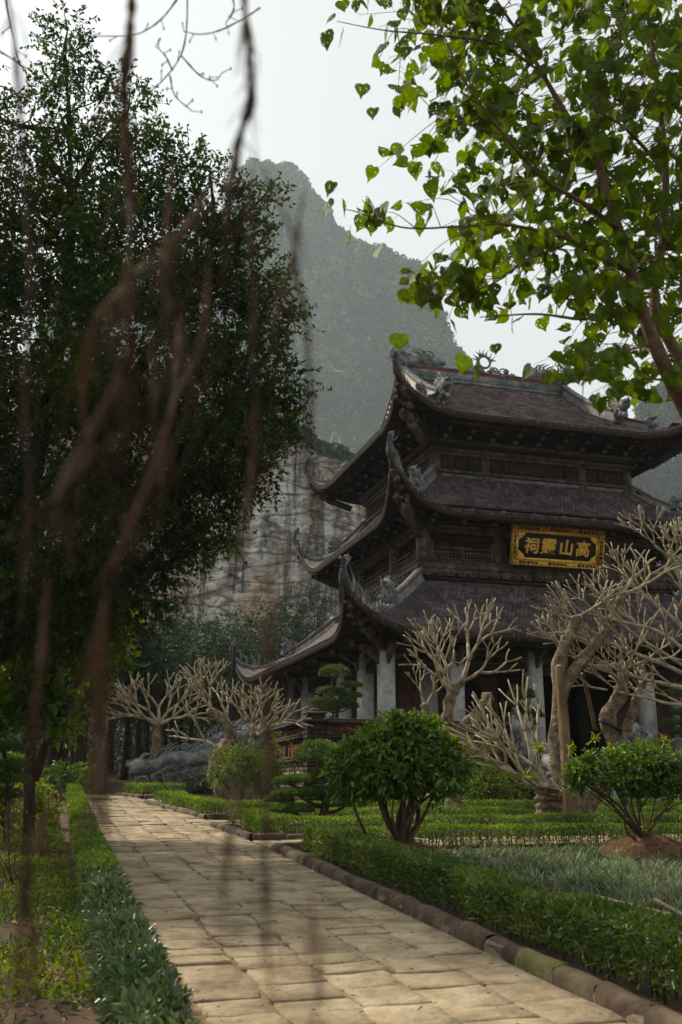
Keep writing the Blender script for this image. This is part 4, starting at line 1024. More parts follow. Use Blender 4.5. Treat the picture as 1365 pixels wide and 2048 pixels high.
for cx in (-1.15, 0, 1.15):
    for z in (Hp-.155, .035): pbox(fr, cx-.36, cx+.36, z, z+.12, .142, .146)
for cx in (-hwp+.045, hwp-.155): pbox(fr, cx, cx+.11, Hp/2-.32, Hp/2+.32, .142, .146)
fr.build('frame_recess', mt['lacquer'], fo, kind='stuff')
bpy.context.view_layer.update()
for i, ch in enumerate('\u7960\u9748\u5c71\u9ad8'):
    cu_ = bpy.data.curves.new('character', 'FONT'); cu_.body = ch; cu_.size = .62; cu_.extrude = .03; cu_.bevel_depth = .006; cu_.offset = .008; cu_.align_x = 'CENTER'; cu_.resolution_u = 3
    o_ = bpy.data.objects.new('character', cu_); C.objects.link(o_); dg_ = bpy.context.evaluated_depsgraph_get()
    me = bpy.data.meshes.new_from_object(o_.evaluated_get(dg_)); bpy.data.objects.remove(o_)
    co = np.zeros(len(me.vertices)*3); me.vertices.foreach_get('co', co); co = co.reshape(-1, 3)
    cx = (-1.02, -.36, .34, 1.0)[i]; co[:, 1] -= (co[:, 1].min()+co[:, 1].max())/2; co[:, 0] -= (co[:, 0].min()+co[:, 0].max())/2
    co[:, 0] += co[:, 1]*.10; hg = co[:, 1].max()-co[:, 1].min(); co[:, :2] *= .56/max(hg, .5)
    P = np.array([pq(cx+x, Hp/2+y, .07+z) for x, y, z in co])-ORG[PQ]
    me.vertices.foreach_set('co', P.ravel()); me.materials.clear(); me.materials.append(mt['gold']); me.update()
    o = bpy.data.objects.new('character', me); C.objects.link(o); o.parent = PQ
# ================================================================ TERRACE
TU, TV = 6.9, 26.4; TU1 = 2*UC-6.9; TB = 1.0
SU0, SU1 = 13.0, 2*UC-13.0; WV0, WV1 = 31.0, 34.9     # front and side stair gaps
ter = thing('terrace', 'mossy brick terrace with red carved panels carrying the temple', 'terrace', (TU, TV, TB))
MB().box((TU+.35, TV+.35, TB-.3), (TU1-.35, 2*VC-TV-.3, FLOOR)).build('terrace_floor', mt['step'], ter)
def wallrun(axis, a, b, c, sgn):
    """balustrade wall: blocks below, red panels and coping above. axis u: runs along u at v=c; axis v: runs along v at u=c"""
    L_ = b-a
    def bx_(mb, s0, s1, d0, d1, z0, z1, bev=0):
        if axis == 'u': return mb.box((a+s0, c+d0, z0), (a+s1, c+d1, z1), bev=bev)
        return mb.box((c+d0, a+s0, z0), (c+d1, a+s1, z1), bev=bev)
    bx_(MB(), 0, L_, .03, .36, TB-.3, 2.28).build('wall_core', mt['darkbrick'], ter)
    mb = MB(); z = TB-.1; row = 0           # coursed blocks
    while z < 2.1:
        h_ = .115+.02*rng.random(); s = -.15*(row % 2)
        while s < L_:
            w_ = .22+.12*rng.random(); s0, s1 = max(s, 0)+.008, min(s+w_, L_)-.008
            if s1-s0 > .04: bx_(mb, s0, s1, -.005-.02*rng.random(), .05, z+.006, z+h_-.006)
            s += w_
        z += h_; row += 1
    mb.build('wall_blocks', mt['blocks' if axis == 'v' else 'darkbrick'], ter, kind='stuff')  # side blocks painted paler as sunlit, front blocks darker as shaded
    for d, z0, z1 in ((-.12, 2.13, 2.20), (-.07, 2.20, 2.30), (-.03, 2.66, 2.74), (-.10, 2.74, 2.80), (-.07, 2.80, 2.88), (-.06, 3.07, 3.12), (-.14, 3.12, 3.20), (-.09, 3.20, 3.26)):
        bx_(MB(), -.0, L_, d, .34-d*.3, z0, z1, .012).build('moulding', mt['darkbrick'], ter)
    bx_(MB(), 0, L_, .06, .30, 2.26, 3.1).build('wall_core', mt['darkbrick'], ter)
    n = max(1, round(L_/1.9)); w_ = L_/n
    for i in range(n):
        s0 = i*w_
        bx_(MB(), s0, s0+.16, -.02, .32, 2.30, 3.08, .01).build('pier', mt['darkbrick'], ter)
        if i == n-1: bx_(MB(), L_-.16, L_, -.02, .32, 2.30, 3.08, .01).build('pier', mt['darkbrick'], ter)
        k = 4; pw = (w_-.24)/k
        for j in range(k):
            q0 = s0+.19+j*pw; mm = mt['redpanel'] if (i*4+j) % 5 != 3 else mt['redbrick']
            p = bx_(MB(), q0, q0+pw-.03, .015, .07, 2.32, 2.64, .012).build('panel', mm, ter)
            r_ = MB()                       # raised rosette
            for t in np.linspace(0, 6.283, 9)[:-1]:
                s, z = q0+pw/2-.015+.09*math.cos(t), 2.48+.09*math.sin(t); cc = (a+s, c+.015, z) if axis == 'u' else (c+.015, a+s, z)
                r_.blob(cc, .032, 1, 0, 5, 4)
            r_.build('rosette', mm, p)
        for j in range(2):
            q0 = s0+.2+j*(w_-.2)/2
            p = bx_(MB(), q0, q0+(w_-.2)/2-.06, .05, .12, 2.90, 3.05).build('frieze_panel', mt['redbrick'], ter)
            g = MB(); m_ = 9
            for t in range(m_):
                s = q0+.04+((w_-.2)/2-.14)*t/(m_-1)
                for (za, zb, ds) in ((2.905, 3.045, .05), (3.045, 2.905, .05)):
                    A = (a+s-ds, c+.035, za) if axis == 'u' else (c+.035, a+s-ds, za); B = (a+s+ds, c+.035, zb) if axis == 'u' else (c+.035, a+s+ds, zb)
                    g.beam(A, B, .015, .02)
            g.build('frieze_fret', mt['redbrick'], p)
wallrun('u', TU+.5, SU0-.3, TV, -1); wallrun('u', SU1+.3, TU1-.5, TV, -1)
wallrun('v', TV+.5, WV0-.3, TU, -1); wallrun('v', WV1+.3, 2*VC-TV-.5, TU, -1)
for u, v in ((TU, TV), (TU1-.5, TV), (TU, 2*VC-TV-.5), (TU-.02, WV0-.3), (TU-.02, WV1-.2), (SU0-.32, TV-.05), (SU1-.18, TV-.05)):
    mb = MB().box((u, v, TB-.3), (u+.5, v+.5, 3.14)).build('corner_pier', mt['darkbrick'], ter)
    q = MB(); z = TB-.1; row = 0
    while z < 3.05:
        for s in range(2):
            o_ = .25*s; q.box((u+o_+.006, v-.012-.012*rng.random(), z+.005), (u+o_+.244, v+.04, z+.112)); q.box((u-.012-.012*rng.random(), v+o_+.006, z+.005), (u+.04, v+o_+.244, z+.112))
        z += .12
    q.build('pier_blocks', mt['darkbrick'], mb, kind='stuff')
    q = MB().box((u-.10, v-.10, 3.14), (u+.60, v+.60, 3.24), bev=.03).box((u+.04, v+.04, 3.24), (u+.46, v+.46, 3.36), bev=.02)
    q.box((u-.03, v-.03, 3.36), (u+.53, v+.53, 3.44), bev=.03).box((u+.08, v+.08, 3.44), (u+.42, v+.42, 3.54), taper=.08)
    q.build('pier_cap', mt['darkbrick'], mb)
# front stairs
st = thing('front_stairs', 'wide grey stone stairs climbing to the temple door', 'stairs', (UC, 24, 1.0))
ns = 8
for i in range(ns):
    z1 = 1.03+(FLOOR-1.03)*(i+1)/ns; v0 = 23.9+i*.33
    MB().box((SU0+.2, v0, .7), (SU1-.2, TV+.4, z1), bev=.012).build('step', mt['step'], st)
ss = thing('side_stairs', 'grey stone side stairs between the two dragons on the left', 'stairs', (5.2, 33, 1.2))
for i in range(6):
    z1 = 1.35+(FLOOR-1.35)*(i+1)/6; u0 = 3.9+i*.5
    MB().box((u0, WV0+.2, .7), (TU+.4, WV1-.2, z1), bev=.012).build('step', mt['step'], ss)
def dragon_rail(name, label, p_lo, p_hi, z_lo, z_hi, face, group):
    """carved stair cheek: slanting slab with a scaly dragon lying along the top and cloud scrolls on its face"""
    p_lo = np.array([*p_lo, 0.]); p_hi = np.array([*p_hi, 0.]); d = p_hi-p_lo; L_ = np.linalg.norm(d); d /= L_; n = np.array(face, float)
    t = thing(name, label, 'dragon balustrade', (p_lo[0], p_lo[1], z_lo), group)
    m = 16; V = []
    top = lambda s: z_lo+.55+(z_hi-z_lo+.25)*s**1.1+.10*math.sin(s*9)
    for s in np.linspace(0, 1, m):
        b = p_lo+d*L_*s; zb = z_lo+max(0, (z_hi-z_lo)*(s-.22)/.78)*.85-.15
        for o in (-.13, .13): V += [b+n*o+[0, 0, zb], b+n*o+[0, 0, top(s)]]
    F = []
    for i in range(m-1):
        a = i*4; F += [(a, a+4, a+5, a+1), (a+2, a+3, a+7, a+6), (a+1, a+5, a+7, a+3), (a, a+2, a+6, a+4)]
    F += [(0, 1, 3, 2), (4*m-4, 4*m-2, 4*m-1, 4*m-3)]
    MB().add(V, F4=F).build('cheek_slab', mt['stone'], t)
    mb = MB()
    P = [p_lo+d*L_*s+[0, 0, top(s)+.06+.08*math.sin(s*12)] for s in np.linspace(1, .12, 9)]+[p_lo+d*L_*.02+[0, 0, top(0)+.22], p_lo-d*.28+[0, 0, top(0)+.16]]
    dragon(mb, P, .19, True, 6, 16); mb.build('dragon', mt['stone'], t)
    mb = MB()
    for s in np.linspace(.06, .95, 11):
        for k in range(3):
            zb = z_lo+max(0, (z_hi-z_lo)*(s-.22)/.78)*.85; z = zb+.18+(top(s)-zb-.3)*(k+.3)/2.6
            for sg in (-1, 1):
                c = p_lo+d*L_*(s+.03*(k % 2))+n*.15*sg+[0, 0, z]; swirl(mb, c, d, (0, 0, 1), .12+.03*rng.random(), 1.4, .032, 12)
                flame(mb, c, c+d*.3+[0, 0, .16], .035, 5, (0, 0, 1), .3)
    mb.build('cloud_carving', mt['stone'], t)
    mb = MB(); c = p_lo-d*.15+[0, 0, z_lo]
    mb.blob(c+[0, 0, .12], (.34, .34, .22), 3, .3, 9, 6); swirl(mb, c-d*.1+n*.2+[0, 0, .3], d, (0, 0, 1), .2, 1.6, .05); swirl(mb, c-d*.1-n*.2+[0, 0, .3], d, (0, 0, 1), .2, 1.6, .05)
    mb.build('scroll_foot', mt['stone'], t)
G_ = 'carved stone dragons flanking the stairs'
dragon_rail('stone_dragon', 'grey stone dragon balustrade left of the front stairs, behind the stump', (SU0-.05, 23.75), (SU0-.05, TV), 1.02, 2.5, (1, 0, 0), G_)
dragon_rail('stone_dragon', 'grey stone dragon balustrade at the end of the path, nearest of the side pair', (3.25, WV0), (TU, WV0), 1.28, 2.45, (0, 1, 0), G_)
dragon_rail('stone_dragon', 'farther side dragon balustrade, only its wavy back showing behind the bare tree', (3.6, WV1), (TU, WV1), 1.42, 2.6, (0, 1, 0), G_)
# carved stone beast by the stairs on the right
be = thing('stone_lion', 'grey carved stone beast crouching above the front stairs on the right', 'statue', (17.0, 26.3, FLOOR))
mb = MB().box((16.55, 26.0, FLOOR), (17.5, 26.7, FLOOR+.16), bev=.02); mb.build('plinth', mt['stone'], be)
mb = MB(); mb.blob((17.1, 26.35, FLOOR+.48), (.36, .26, .30), 2, .2, 12, 8); mb.blob((16.82, 26.3, FLOOR+.72), (.24, .22, .26), 5, .3, 12, 8); mb.blob((16.66, 26.28, FLOOR+.66), (.13, .14, .12), 6, .2)
for a in (-.13, .13): mb.tube([(16.85, 26.3+a, FLOOR+.5), (16.75, 26.3+a, FLOOR+.3), (16.72, 26.3+a, FLOOR+.17)], [.1, .08, .09], 7)
mb.tube([(17.4, 26.35, FLOOR+.4), (17.5, 26.35, FLOOR+.75), (17.42, 26.35, FLOOR+.95)], [.08, .07, .02], 6)
for q in range(22): b = np.array([16.9+.14*rng.normal(), 26.3+.14*rng.normal(), FLOOR+.78+.1*rng.normal()]); mb.blob(b, .06, q, .2, 6, 4)
mb.build('body', mt['stone'], be)
# black box by the stairs
t = thing('speaker_box', 'black box standing on the ground behind the low spreading bush', 'box', (14.0, 21.9, gz(21.9)))
x, y, z = 14.0, 21.9, gz(21.9); MB().box((x-.42, y-.25, z), (x+.42, y+.25, z+.74), bev=.03).build('cabinet', mt['plastic'], t)
mb = MB()
for k in range(9): mb.box((x-.36, y-.265, z+.08+k*.07), (x+.36, y-.25, z+.11+k*.07))
mb.build('grille', mt['plastic'], t)

# ================================================================ PLANTS
def hide_cone(): pass
def mound(c, r, h, label):
    mb = MB(); n, m = 36, 9; V = []
    for j in range(m):
        q = j/(m-1)
        for i in range(n):
            a = i/n*6.283; rr = r*q*(1+.12*math.sin(a*3+c[0])); x, y = c[0]+rr*math.cos(a), c[1]+rr*math.sin(a)
            V.append((x, y, gz(y)-.02+h*(1-q*q)**1.2*(1+.3*(float(vn(x*5, y*5, 4))-.5))+.02*float(vn(x*17, y*17, 5))))
    mb.add(V, F4=[(j*n+i, (j+1)*n+i, (j+1)*n+(i+1) % n, j*n+(i+1) % n) for j in range(m-1) for i in range(n)])
    t = thing('mulch_mound', label, 'mound', (c[0], c[1], gz(c[1])), 'mulch mounds under the bushes')
    mb.build('soil', mt['mulch'], t, smooth=True)
    k = 1500; a = rng.random(k)*6.28; q = rng.random(k)**.6; x = c[0]+r*q*np.cos(a); y = c[1]+r*q*np.sin(a)
    mb = MB(); leaves(mb, np.c_[x, y, gza(y)+h*(1-q*q)**1.2+.005], rdir(k, .1, .3), rng.normal(size=k)*.7, .03+.04*rng.random(k), .008, 'diamond'); mb.build('wood_chips', mt['mulch'], t, kind='stuff')
mound(BU1, .80, .27, 'reddish mulch mound under the large round bush')
mound(BU2, .78, .27, 'reddish mulch mound under the flat spreading bush on the right')
def shoots(mb, base, tops, r0, r1, n=8, wob=.11):
    for tp in tops:
        b = np.array(base)+rng.normal(size=3)*[.04, .04, 0]; tp = np.array(tp); m_ = b+(tp-b)*.5+rng.normal(size=3)*wob; m_[2] -= .03
        mb.tube(curve([b, m_, tp], n), np.linspace(r0*(.7+.5*rng.random()), r1, n), 6, lump=.15)
def bush(name, label, c, z0, lobes, n, k, ls, lw, mat, stems, sr, ln=.14, tipl=0, cat='bush', group=None):
    t = thing(name, label, cat, (c[0], c[1], z0), group)
    st_ = MB(); B = [np.array([c[0]+l[0], c[1]+l[1], z0+l[2], l[3]]) for l in lobes]
    tops = [b[:3]-[0, 0, b[3]*.35] for b in B for _ in range(stems)]
    shoots(st_, (c[0], c[1], z0-.05), [q+rng.normal(size=3)*.08 for q in tops], sr, sr*.3)
    B0 = list(B)
    for b in B0:
        for _ in range(3):
            d = rdir(1, .1)[0]; B.append(np.array([*(b[:3]+d*b[3]*[.85, .85, .6]), b[3]*(.32+.2*rng.random())]))
    shoots(st_, (c[0], c[1], z0-.05), [B0[k][:3] for k in rng.integers(0, len(B0), 4)], sr*1.5, sr*.4, 12, .13)
    for b in B:
        for _ in range(5): q = b[:3]+rdir(1, .3)[0]*b[3]*.8; st_.tube(curve([b[:3]-[0, 0, b[3]*.4], (b[:3]+q)/2+rng.normal(size=3)*.04, q], 5), np.linspace(sr*.35, .004, 5), 4)
    st_.build('trunk', mt['bark'], t, smooth=True)
    mb, tw = MB(), MB(); crown(mb, tw, B, n, k, ln, ls, lw, 'leaf', up=.25, shell=.45, squash=.8, droop=.2)
    mb.build('crown', mt[mat], t); tw.build('twigs', mt['stem'], t, kind='stuff')
    if tipl:
        mb = MB(); P = []
        for b in B:
            d = rdir(tipl, .9); P.append(b[:3]+d*b[3]*[1, 1, .85])
        P = np.vstack(P); sprays(mb, None, P, rdir(len(P), 1.2), .08, 4, ls*1.1, lw*1.1, 'leaf', 0); mb.build('young_leaves', mt['bushleaf'], t, kind='stuff')
    return t
z1 = gz(BU1[1])+.22
lob = [(0, 0, 1.32, .50), (-.45, .05, 1.18, .40), (.45, -.05, 1.18, .42), (-.12, -.3, 1.12, .42), (.25, .3, 1.25, .42), (.05, 0, 1.55, .38), (-.68, 0, 1.0, .26), (.70, .05, .98, .26), (-.3, .35, 1.15, .38), (.4, -.35, 1.0, .3), (-.35, -.2, 1.38, .34), (.35, -.1, 1.42, .32)]
lob = [(a, b, c_*.87, r) for a, b, c_, r in lob]
t = bush('round_bush', 'large round leafy bush on many twisting stems, left of the two on mulch mounds', BU1, z1, lob, 2300, 7, .09, .043, 'bushleaf', 1, .035, tipl=10)
z2 = gz(BU2[1])+.22
lob = [(-.1, 0, 1.0, .34), (-.5, 0, .95, .30), (.35, 0, .98, .34), (-.85, .05, .90, .24), (.7, 0, .88, .30), (.1, .3, 1.05, .32), (.1, -.3, .9, .3), (-.35, -.25, .86, .26), (.5, .25, .95, .28), (-1.05, 0, .82, .16), (.95, 0, .78, .22)]
t = bush('spreading_bush', 'flat-topped spreading bush with thin arching stems and yellow-green sprigs on the right', BU2, z2, lob, 1900, 7, .065, .032, 'bushleaf', 1, .022, tipl=8)
mb = MB(); tw = MB()
for (px, py) in ((1080, 1490), (1075, 1500), (1190, 1475), (1140, 1492), (1225, 1490), (1290, 1478), (1310, 1482), (1325, 1472), (1060, 1545), (1300, 1650), (1335, 1600), (1330, 1585)):
    p = at(px, py, 14.8); p2 = p-[0, 0, .25]; tw.tube([p2, p], [.006, .004], 4); sprays(mb, None, np.repeat(p[None], 4, 0)-[0, 0, .05], rdir(4, .8), .12, 5, .085, .03, 'leaf', .5); mb.build('yellow_sprig', mt['yellowleaf'], t); mb = MB()
tw.build('sprig_stems', mt['stem'], t, kind='stuff')

def pad(mb, c, rx, ry, rz, n, ls, lw):
    d = rdir(n); d[:, 2] = np.where(d[:, 2] < -.25, -.25+.0*d[:, 2], d[:, 2]); s = 1+.14*(vn(d[:, 0]*3+c[0]*3+9, d[:, 1]*3+c[1]*2+9, 3)-.5)*2
    P = np.array(c)+d*np.array([rx, ry, rz])*(s*(.86+.14*rng.random(n)))[:, None]
    D = d*[1, 1, 1.6]+rng.normal(size=(n, 3))*.6; D[:, 2] += .35
    leaves(mb, P, D, rng.normal(size=n), ls*(.6+.8*rng.random(n)), lw, 'diamond')
def cloud_tree(name, label, trunk, pads, mat, n, ls, lw, r0, cat='bonsai tree', group=None, core=True):
    """pads: (u, v, z, rx, rz)"""
    b = trunk[0]; t = thing(name, label, cat, b, group)
    mb = MB(); P = curve(trunk, 22); mb.tube(P, np.linspace(r0, r0*.4, 22), 8, lump=.22)
    for p in pads:
        i = int(np.argmin(np.abs(P[:, 2]-(p[2]-p[4]*1.2)))); a = P[i]; e_ = np.array([p[0], p[1], p[2]-p[4]*.3])
        mb.tube(curve([a, (a+e_)/2+[0, 0, -.04], e_], 6), np.linspace(r0*.45, r0*.25, 6), 6)
    mb.build('trunk', mt['bark'], t, smooth=True)
    for p in pads:
        q = MB(); a = math.pi*p[3]*(p[3]+p[4]); pad(q, p[:3], p[3], p[3]*.85, p[4]*(.85 if p[4]/p[3] > .5 else .62), int(a*n), ls, lw)
        q.build('foliage_pad', mt[mat], t)
    return t
# cloud-pruned tree in the second bed (px size at its depth)
def pd(px, py, Y, rxp, rzp): p = at(px, py, Y); k = Y/FPX; return (p[0], p[1], p[2], rxp*k, rzp*k)
Yc = 18.6
b0 = at(638, 1640, Yc)
cloud_tree('cloud_pruned_tree', 'cloud-pruned evergreen with domed top and stepped pads in the second bed', [(b0[0], b0[1], gz(b0[1])-.05), at(650, 1600, Yc), at(620, 1570, Yc), at(645, 1545, Yc), at(636, 1510, Yc)],
    [pd(637, 1512, Yc, 40, 36), pd(610, 1560, Yc-.1, 32, 14), pd(650, 1548, Yc, 28, 13), pd(575, 1563, Yc, 26, 12), pd(688, 1577, Yc, 32, 13), pd(600, 1588, Yc-.1, 50, 17), pd(640, 1583, Yc+.1, 36, 15),
     pd(690, 1608, Yc, 40, 17), pd(585, 1620, Yc-.3, 42, 17), pd(560, 1600, Yc, 28, 12)], 'padleaf', 7500, .036, .018, .09)
# podocarpus standing on the terrace, left
Yp = 29.2
def pot(c, r, h, label):
    t = thing('planter_pot', label, 'pot', c, 'planters on the terrace'); mb = MB()
    prof = [(r*.75, 0), (r*.8, .06), (r*.62, .1), (r*.9, h*.6), (r, h*.9), (r*1.12, h*.93), (r*1.12, h), (r*.9, h), (r*.85, h*.85)]
    n = 20; V = [(c[0]+q*math.cos(i/n*6.283), c[1]+q*math.sin(i/n*6.283), c[2]+z) for q, z in prof for i in range(n)]
    mb.add(V, F4=[(j*n+i, j*n+(i+1) % n, (j+1)*n+(i+1) % n, (j+1)*n+i) for j in range(len(prof)-1) for i in range(n)]); mb.build('vessel', mt['ceramic'], t, smooth=True)
    MB().tube([(c[0], c[1], c[2]+h*.8), (c[0], c[1], c[2]+h*.86)], r*.85, 14).build('soil', mt['mulch'], t)
b = at(672, 1438, Yp)
pot((b[0], b[1], FLOOR), .38, .62, 'pale pot on the terrace holding the tiered pine, behind the wall corner')
cloud_tree('podocarpus', 'tiered podocarpus on the terrace beside the corner column', [(b[0], b[1], FLOOR+.5), at(675, 1430, Yp), at(680, 1395, Yp), at(664, 1370, Yp), at(672, 1345, Yp)],
    [pd(670, 1346, Yp, 29, 15), pd(704, 1370, Yp, 20, 6), pd(663, 1382, Yp, 26, 8), pd(700, 1391, Yp, 23, 8), pd(645, 1404, Yp, 24, 8), pd(690, 1407, Yp, 22, 10), pd(655, 1418, Yp, 24, 7), pd(700, 1412, Yp, 16, 8)], 'podoleaf', 3600, .075, .02, .06, group='podocarpus trees on the terrace')
Yq = 31.2; b = at(1040, 1480, Yq)
pot((b[0], b[1], FLOOR), .36, .5, 'pale pot left of the doorway behind the carved stair dragon')
cloud_tree('podocarpus', 'dark podocarpus with a domed top left of the doorway', [(b[0], b[1], FLOOR+.4), at(1032, 1440, Yq), at(1040, 1400, Yq)],
    [pd(1044, 1390, Yq, 27, 14), pd(1030, 1408, Yq, 24, 7), pd(1062, 1424, Yq, 20, 6), pd(1075, 1432, Yq, 14, 5), pd(1035, 1432, Yq, 22, 6), pd(1055, 1446, Yq, 20, 6)], 'padleaf', 3400, .075, .02, .06, group='podocarpus trees on the terrace')
Yr = 32.6; b = at(1372, 1510, Yr)
pot((b[0], b[1], FLOOR), .4, .66, 'pot at the right edge beside the crouching stone beast')
cloud_tree('podocarpus', 'dark tiered podocarpus at the right edge in front of the hall wall', [(b[0], b[1], FLOOR+.5), at(1365, 1450, Yr), at(1358, 1390, Yr)],
    [pd(1352, 1388, Yr, 24, 12), pd(1375, 1425, Yr, 34, 8), pd(1345, 1446, Yr, 24, 7), pd(1368, 1465, Yr, 28, 7)], 'padleaf', 3400, .075, .02, .06, group='podocarpus trees on the terrace')

# ---- plumeria
def fork(mb, p, d, L_, r, depth, spread, up, jit=.10, mine=.0125):
    """blunt forked branching of a leafless plumeria"""
    d = d/np.linalg.norm(d); q = p+d*L_; k = d+np.array([0, 0, up])*.35; k /= np.linalg.norm(k)
    mid = p+d*L_*.5+rng.normal(size=3)*L_*.04
    r1 = max(mine, r*.74)
    tube_pts = curve([p, mid, q], 4)
    mb.tube(tube_pts, [r, r*.92, (r+r1)/2, r1*1.08], 6 if r > .02 else 5, cap=True)
    if depth == 0: return
    n = 2 if rng.random() < .72 else 3
    a0 = rng.random()*6.28
    sd = np.cross(k, rdir(1)[0]); sd /= np.linalg.norm(sd); s2 = np.cross(k, sd)
    for i in range(n):
        a = a0+i*6.283/n+rng.normal()*.25; s = spread*(.75+.5*rng.random())
        nd = k*math.cos(s)+(sd*math.cos(a)+s2*math.sin(a))*math.sin(s)+rng.normal(size=3)*jit
        fork(mb, q, nd, L_*(.80+.25*rng.random()), r1, depth-1, spread, up, jit, mine)
def plum(name, label, org, trunks, limbs, tr_lump=.16, group='leafless plumeria trees', mat='plumtwig'):
    """trunks: (points, radii). limbs: (start, direction, length, radius, depth, spread, up)"""
    t = thing(name, label, 'tree', org, group); mb = MB()
    for P, rr in trunks:
        Q = curve(P, 22); rads = np.interp(np.linspace(0, 1, 22), np.linspace(0, 1, len(rr)), rr); mb.tube(Q, rads*(1+.12*np.sin(np.arange(22)*1.9)), 10, lump=tr_lump)
        for k in range(6): i = rng.integers(2, 20); mb.blob(Q[i]+rdir(1)[0]*rads[i]*.7, rads[i]*.5, int(k), .3, 7, 5)
    mb.build('trunk', mt['plumbark'], t, smooth=True)
    mb = MB()
    for l in limbs: fork(mb, np.array(l[0], float), np.array(l[1], float), *l[2:])
    mb.build('branches', mt[mat], t, smooth=True)
    return t
# frame vectors: right and up in the picture, as (u, v, z)
RT = np.array([CT, -ST, 0.]); UP = np.array([0, 0, 1.]); FW = np.array([ST, CT, 0.])
def pv(x, y, d=0): return RT*x+UP*y+FW*d
# A: in front of the wall, behind the round bush
YA = 21.5
A_ = lambda x, y, d=0: at(x, y, YA+d)
bA = A_(905, 1520); bA[2] = gz(bA[1])
plum('plumeria', 'leafless plumeria behind the round bush with a sawn-off pale limb leaning right', bA,
     [([bA, A_(905, 1495), A_(895, 1440), A_(905, 1390), A_(925, 1362)], [.17, .15, .13, .12, .08]), ([A_(905, 1500), A_(925, 1460), A_(955, 1430), A_(978, 1392)], [.15, .14, .12, .13]), ([A_(905, 1515), A_(870, 1480), A_(853, 1440), A_(850, 1410)], [.12, .09, .08, .09])],
     [(A_(905, 1390), pv(-.35, 1, .1), .42, .055, 4, .42, .5), (A_(925, 1362), pv(.35, 1, 0), .45, .055, 4, .45, .5), (A_(925, 1362), pv(1, .5, -.1), .40, .045, 3, .42, .7), (A_(900, 1400), pv(-.1, 1, .5), .45, .05, 4, .42, .5),
      (A_(852, 1415), pv(-.35, 1, 0), .28, .03, 3, .45, .5), (A_(905, 1385), pv(-.7, .8, -.3), .42, .045, 3, .42, .6), (A_(855, 1410), pv(.5, .9, .2), .28, .03, 2, .45, .5)])
# B: big one on the right
YB = 19.6
B_ = lambda x, y, d=0: at(x, y, YB+d)
bB = B_(1150, 1640); bB[2] = gz(bB[1])
lim = []
for (x, y, d, dx, dy, dd, L_, r, dep) in ((1245, 1190, 0, .7, 1, 0, .40, .05, 2), (1245, 1190, 0, .9, .4, .3, .5, .05, 3), (1150, 1240, 0, -.9, .3, -.2, .32, .035, 2), (1155, 1235, 0, .9, .5, -.4, .4, .045, 2), (1140, 1270, 0, -1, .15, 0, .3, .03, 2),
                                          (1250, 1340, .2, .9, .35, 0, .5, .045, 3), (1250, 1340, .2, .5, .9, -.4, .5, .045, 2), (1190, 1290, .3, -.9, .5, .2, .35, .04, 3), (1215, 1380, .3, -1, .2, .2, .3, .03, 2)):
    lim.append((B_(x, y, d), pv(dx, dy, dd), L_, r*.8, dep, .40, .55))
# long limbs arching in from a crown that continues beyond the frame on the right
lim2 = []
mbx = []
for pts, r in ((((1440, 1380), (1330, 1330), (1230, 1290), (1150, 1240)), .05), (((1440, 1390), (1340, 1370), (1260, 1350), (1190, 1315)), .045), (((1450, 1380), (1370, 1260), (1300, 1200), (1255, 1160)), .05),
               (((1450, 1370), (1380, 1200), (1340, 1120), (1310, 1090)), .045), (((1450, 1400), (1360, 1410), (1290, 1395), (1240, 1385)), .04), (((1440, 1360), (1330, 1270), (1250, 1245), (1165, 1225)), .045),
               (((1450, 1360), (1400, 1180), (1370, 1110)), .045), (((1240, 1330), (1180, 1330), (1120, 1300)), .035), (((1450, 1390), (1350, 1320), (1265, 1265), (1215, 1215)), .04)):
    dd = rng.normal()*.5; P = [at(x, y, YB+.2+dd*(1-i/len(pts))) for i, (x, y) in enumerate(pts)]; mbx.append((P, r))
plB = plum('plumeria', 'largest leafless plumeria, gnarled double trunk and wide pale crown before the stairs', bB,
     [([bB, B_(1140, 1600), B_(1118, 1500), B_(1120, 1400), B_(1118, 1330), B_(1140, 1270), B_(1155, 1235)], [.26, .22, .20, .13, .14, .12, .09]),
      ([bB+[.1, 0, 0], B_(1175, 1610), B_(1215, 1560), B_(1235, 1500, .4), B_(1215, 1440, .4), B_(1240, 1390, .3), B_(1250, 1340, .2)], [.22, .18, .15, .17, .16, .13, .10]),
      ([B_(1118, 1400), B_(1150, 1340), B_(1190, 1290), B_(1225, 1240), B_(1245, 1190)], [.12, .12, .11, .10, .08]),
      ([B_(1235, 1500, .4), B_(1265, 1430, .3), B_(1275, 1390, .3), B_(1300, 1350, .2)], [.10, .09, .08, .05])], lim)
mb = MB()
for P, r in mbx:
    Q = curve(P, 14); rads = np.linspace(r, r*.55, 14); mb.tube(Q, rads, 7, lump=.08)
    for i in (4, 7, 9, 11, 13):
        tdir = Q[min(i+1, 13)]-Q[i-1]; tdir /= np.linalg.norm(tdir)
        fork(mb, Q[i], tdir*.8+pv(rng.normal()*.2, .6, rng.normal()*.5), .30, rads[i]*.6, 3 if i in (7, 11) else 2, .38, .4)
mb.build('branches', mt['plumtwig'], plB, smooth=True)
t = thing('prop_pole', 'thick weathered timber prop standing against the big plumeria trunk', 'pole', (*at(1142, 1640, 18.3)[:2], gz(17.2)), 'timber props')
p = at(1142, 1640, 18.3); p[2] = gz(p[1]); q = at(1118, 1335, 18.9)
MB().tube(curve([p, (p+q)/2+[.02, 0, 0], q], 12), np.linspace(.115, .085, 12), 9, lump=.1).build('shaft', mt['pole'], t, smooth=True)
MB().tube([q, q+(q-p)*.004], [.08, .07], 9).build('sawn_top', mt['bamboo'], t)
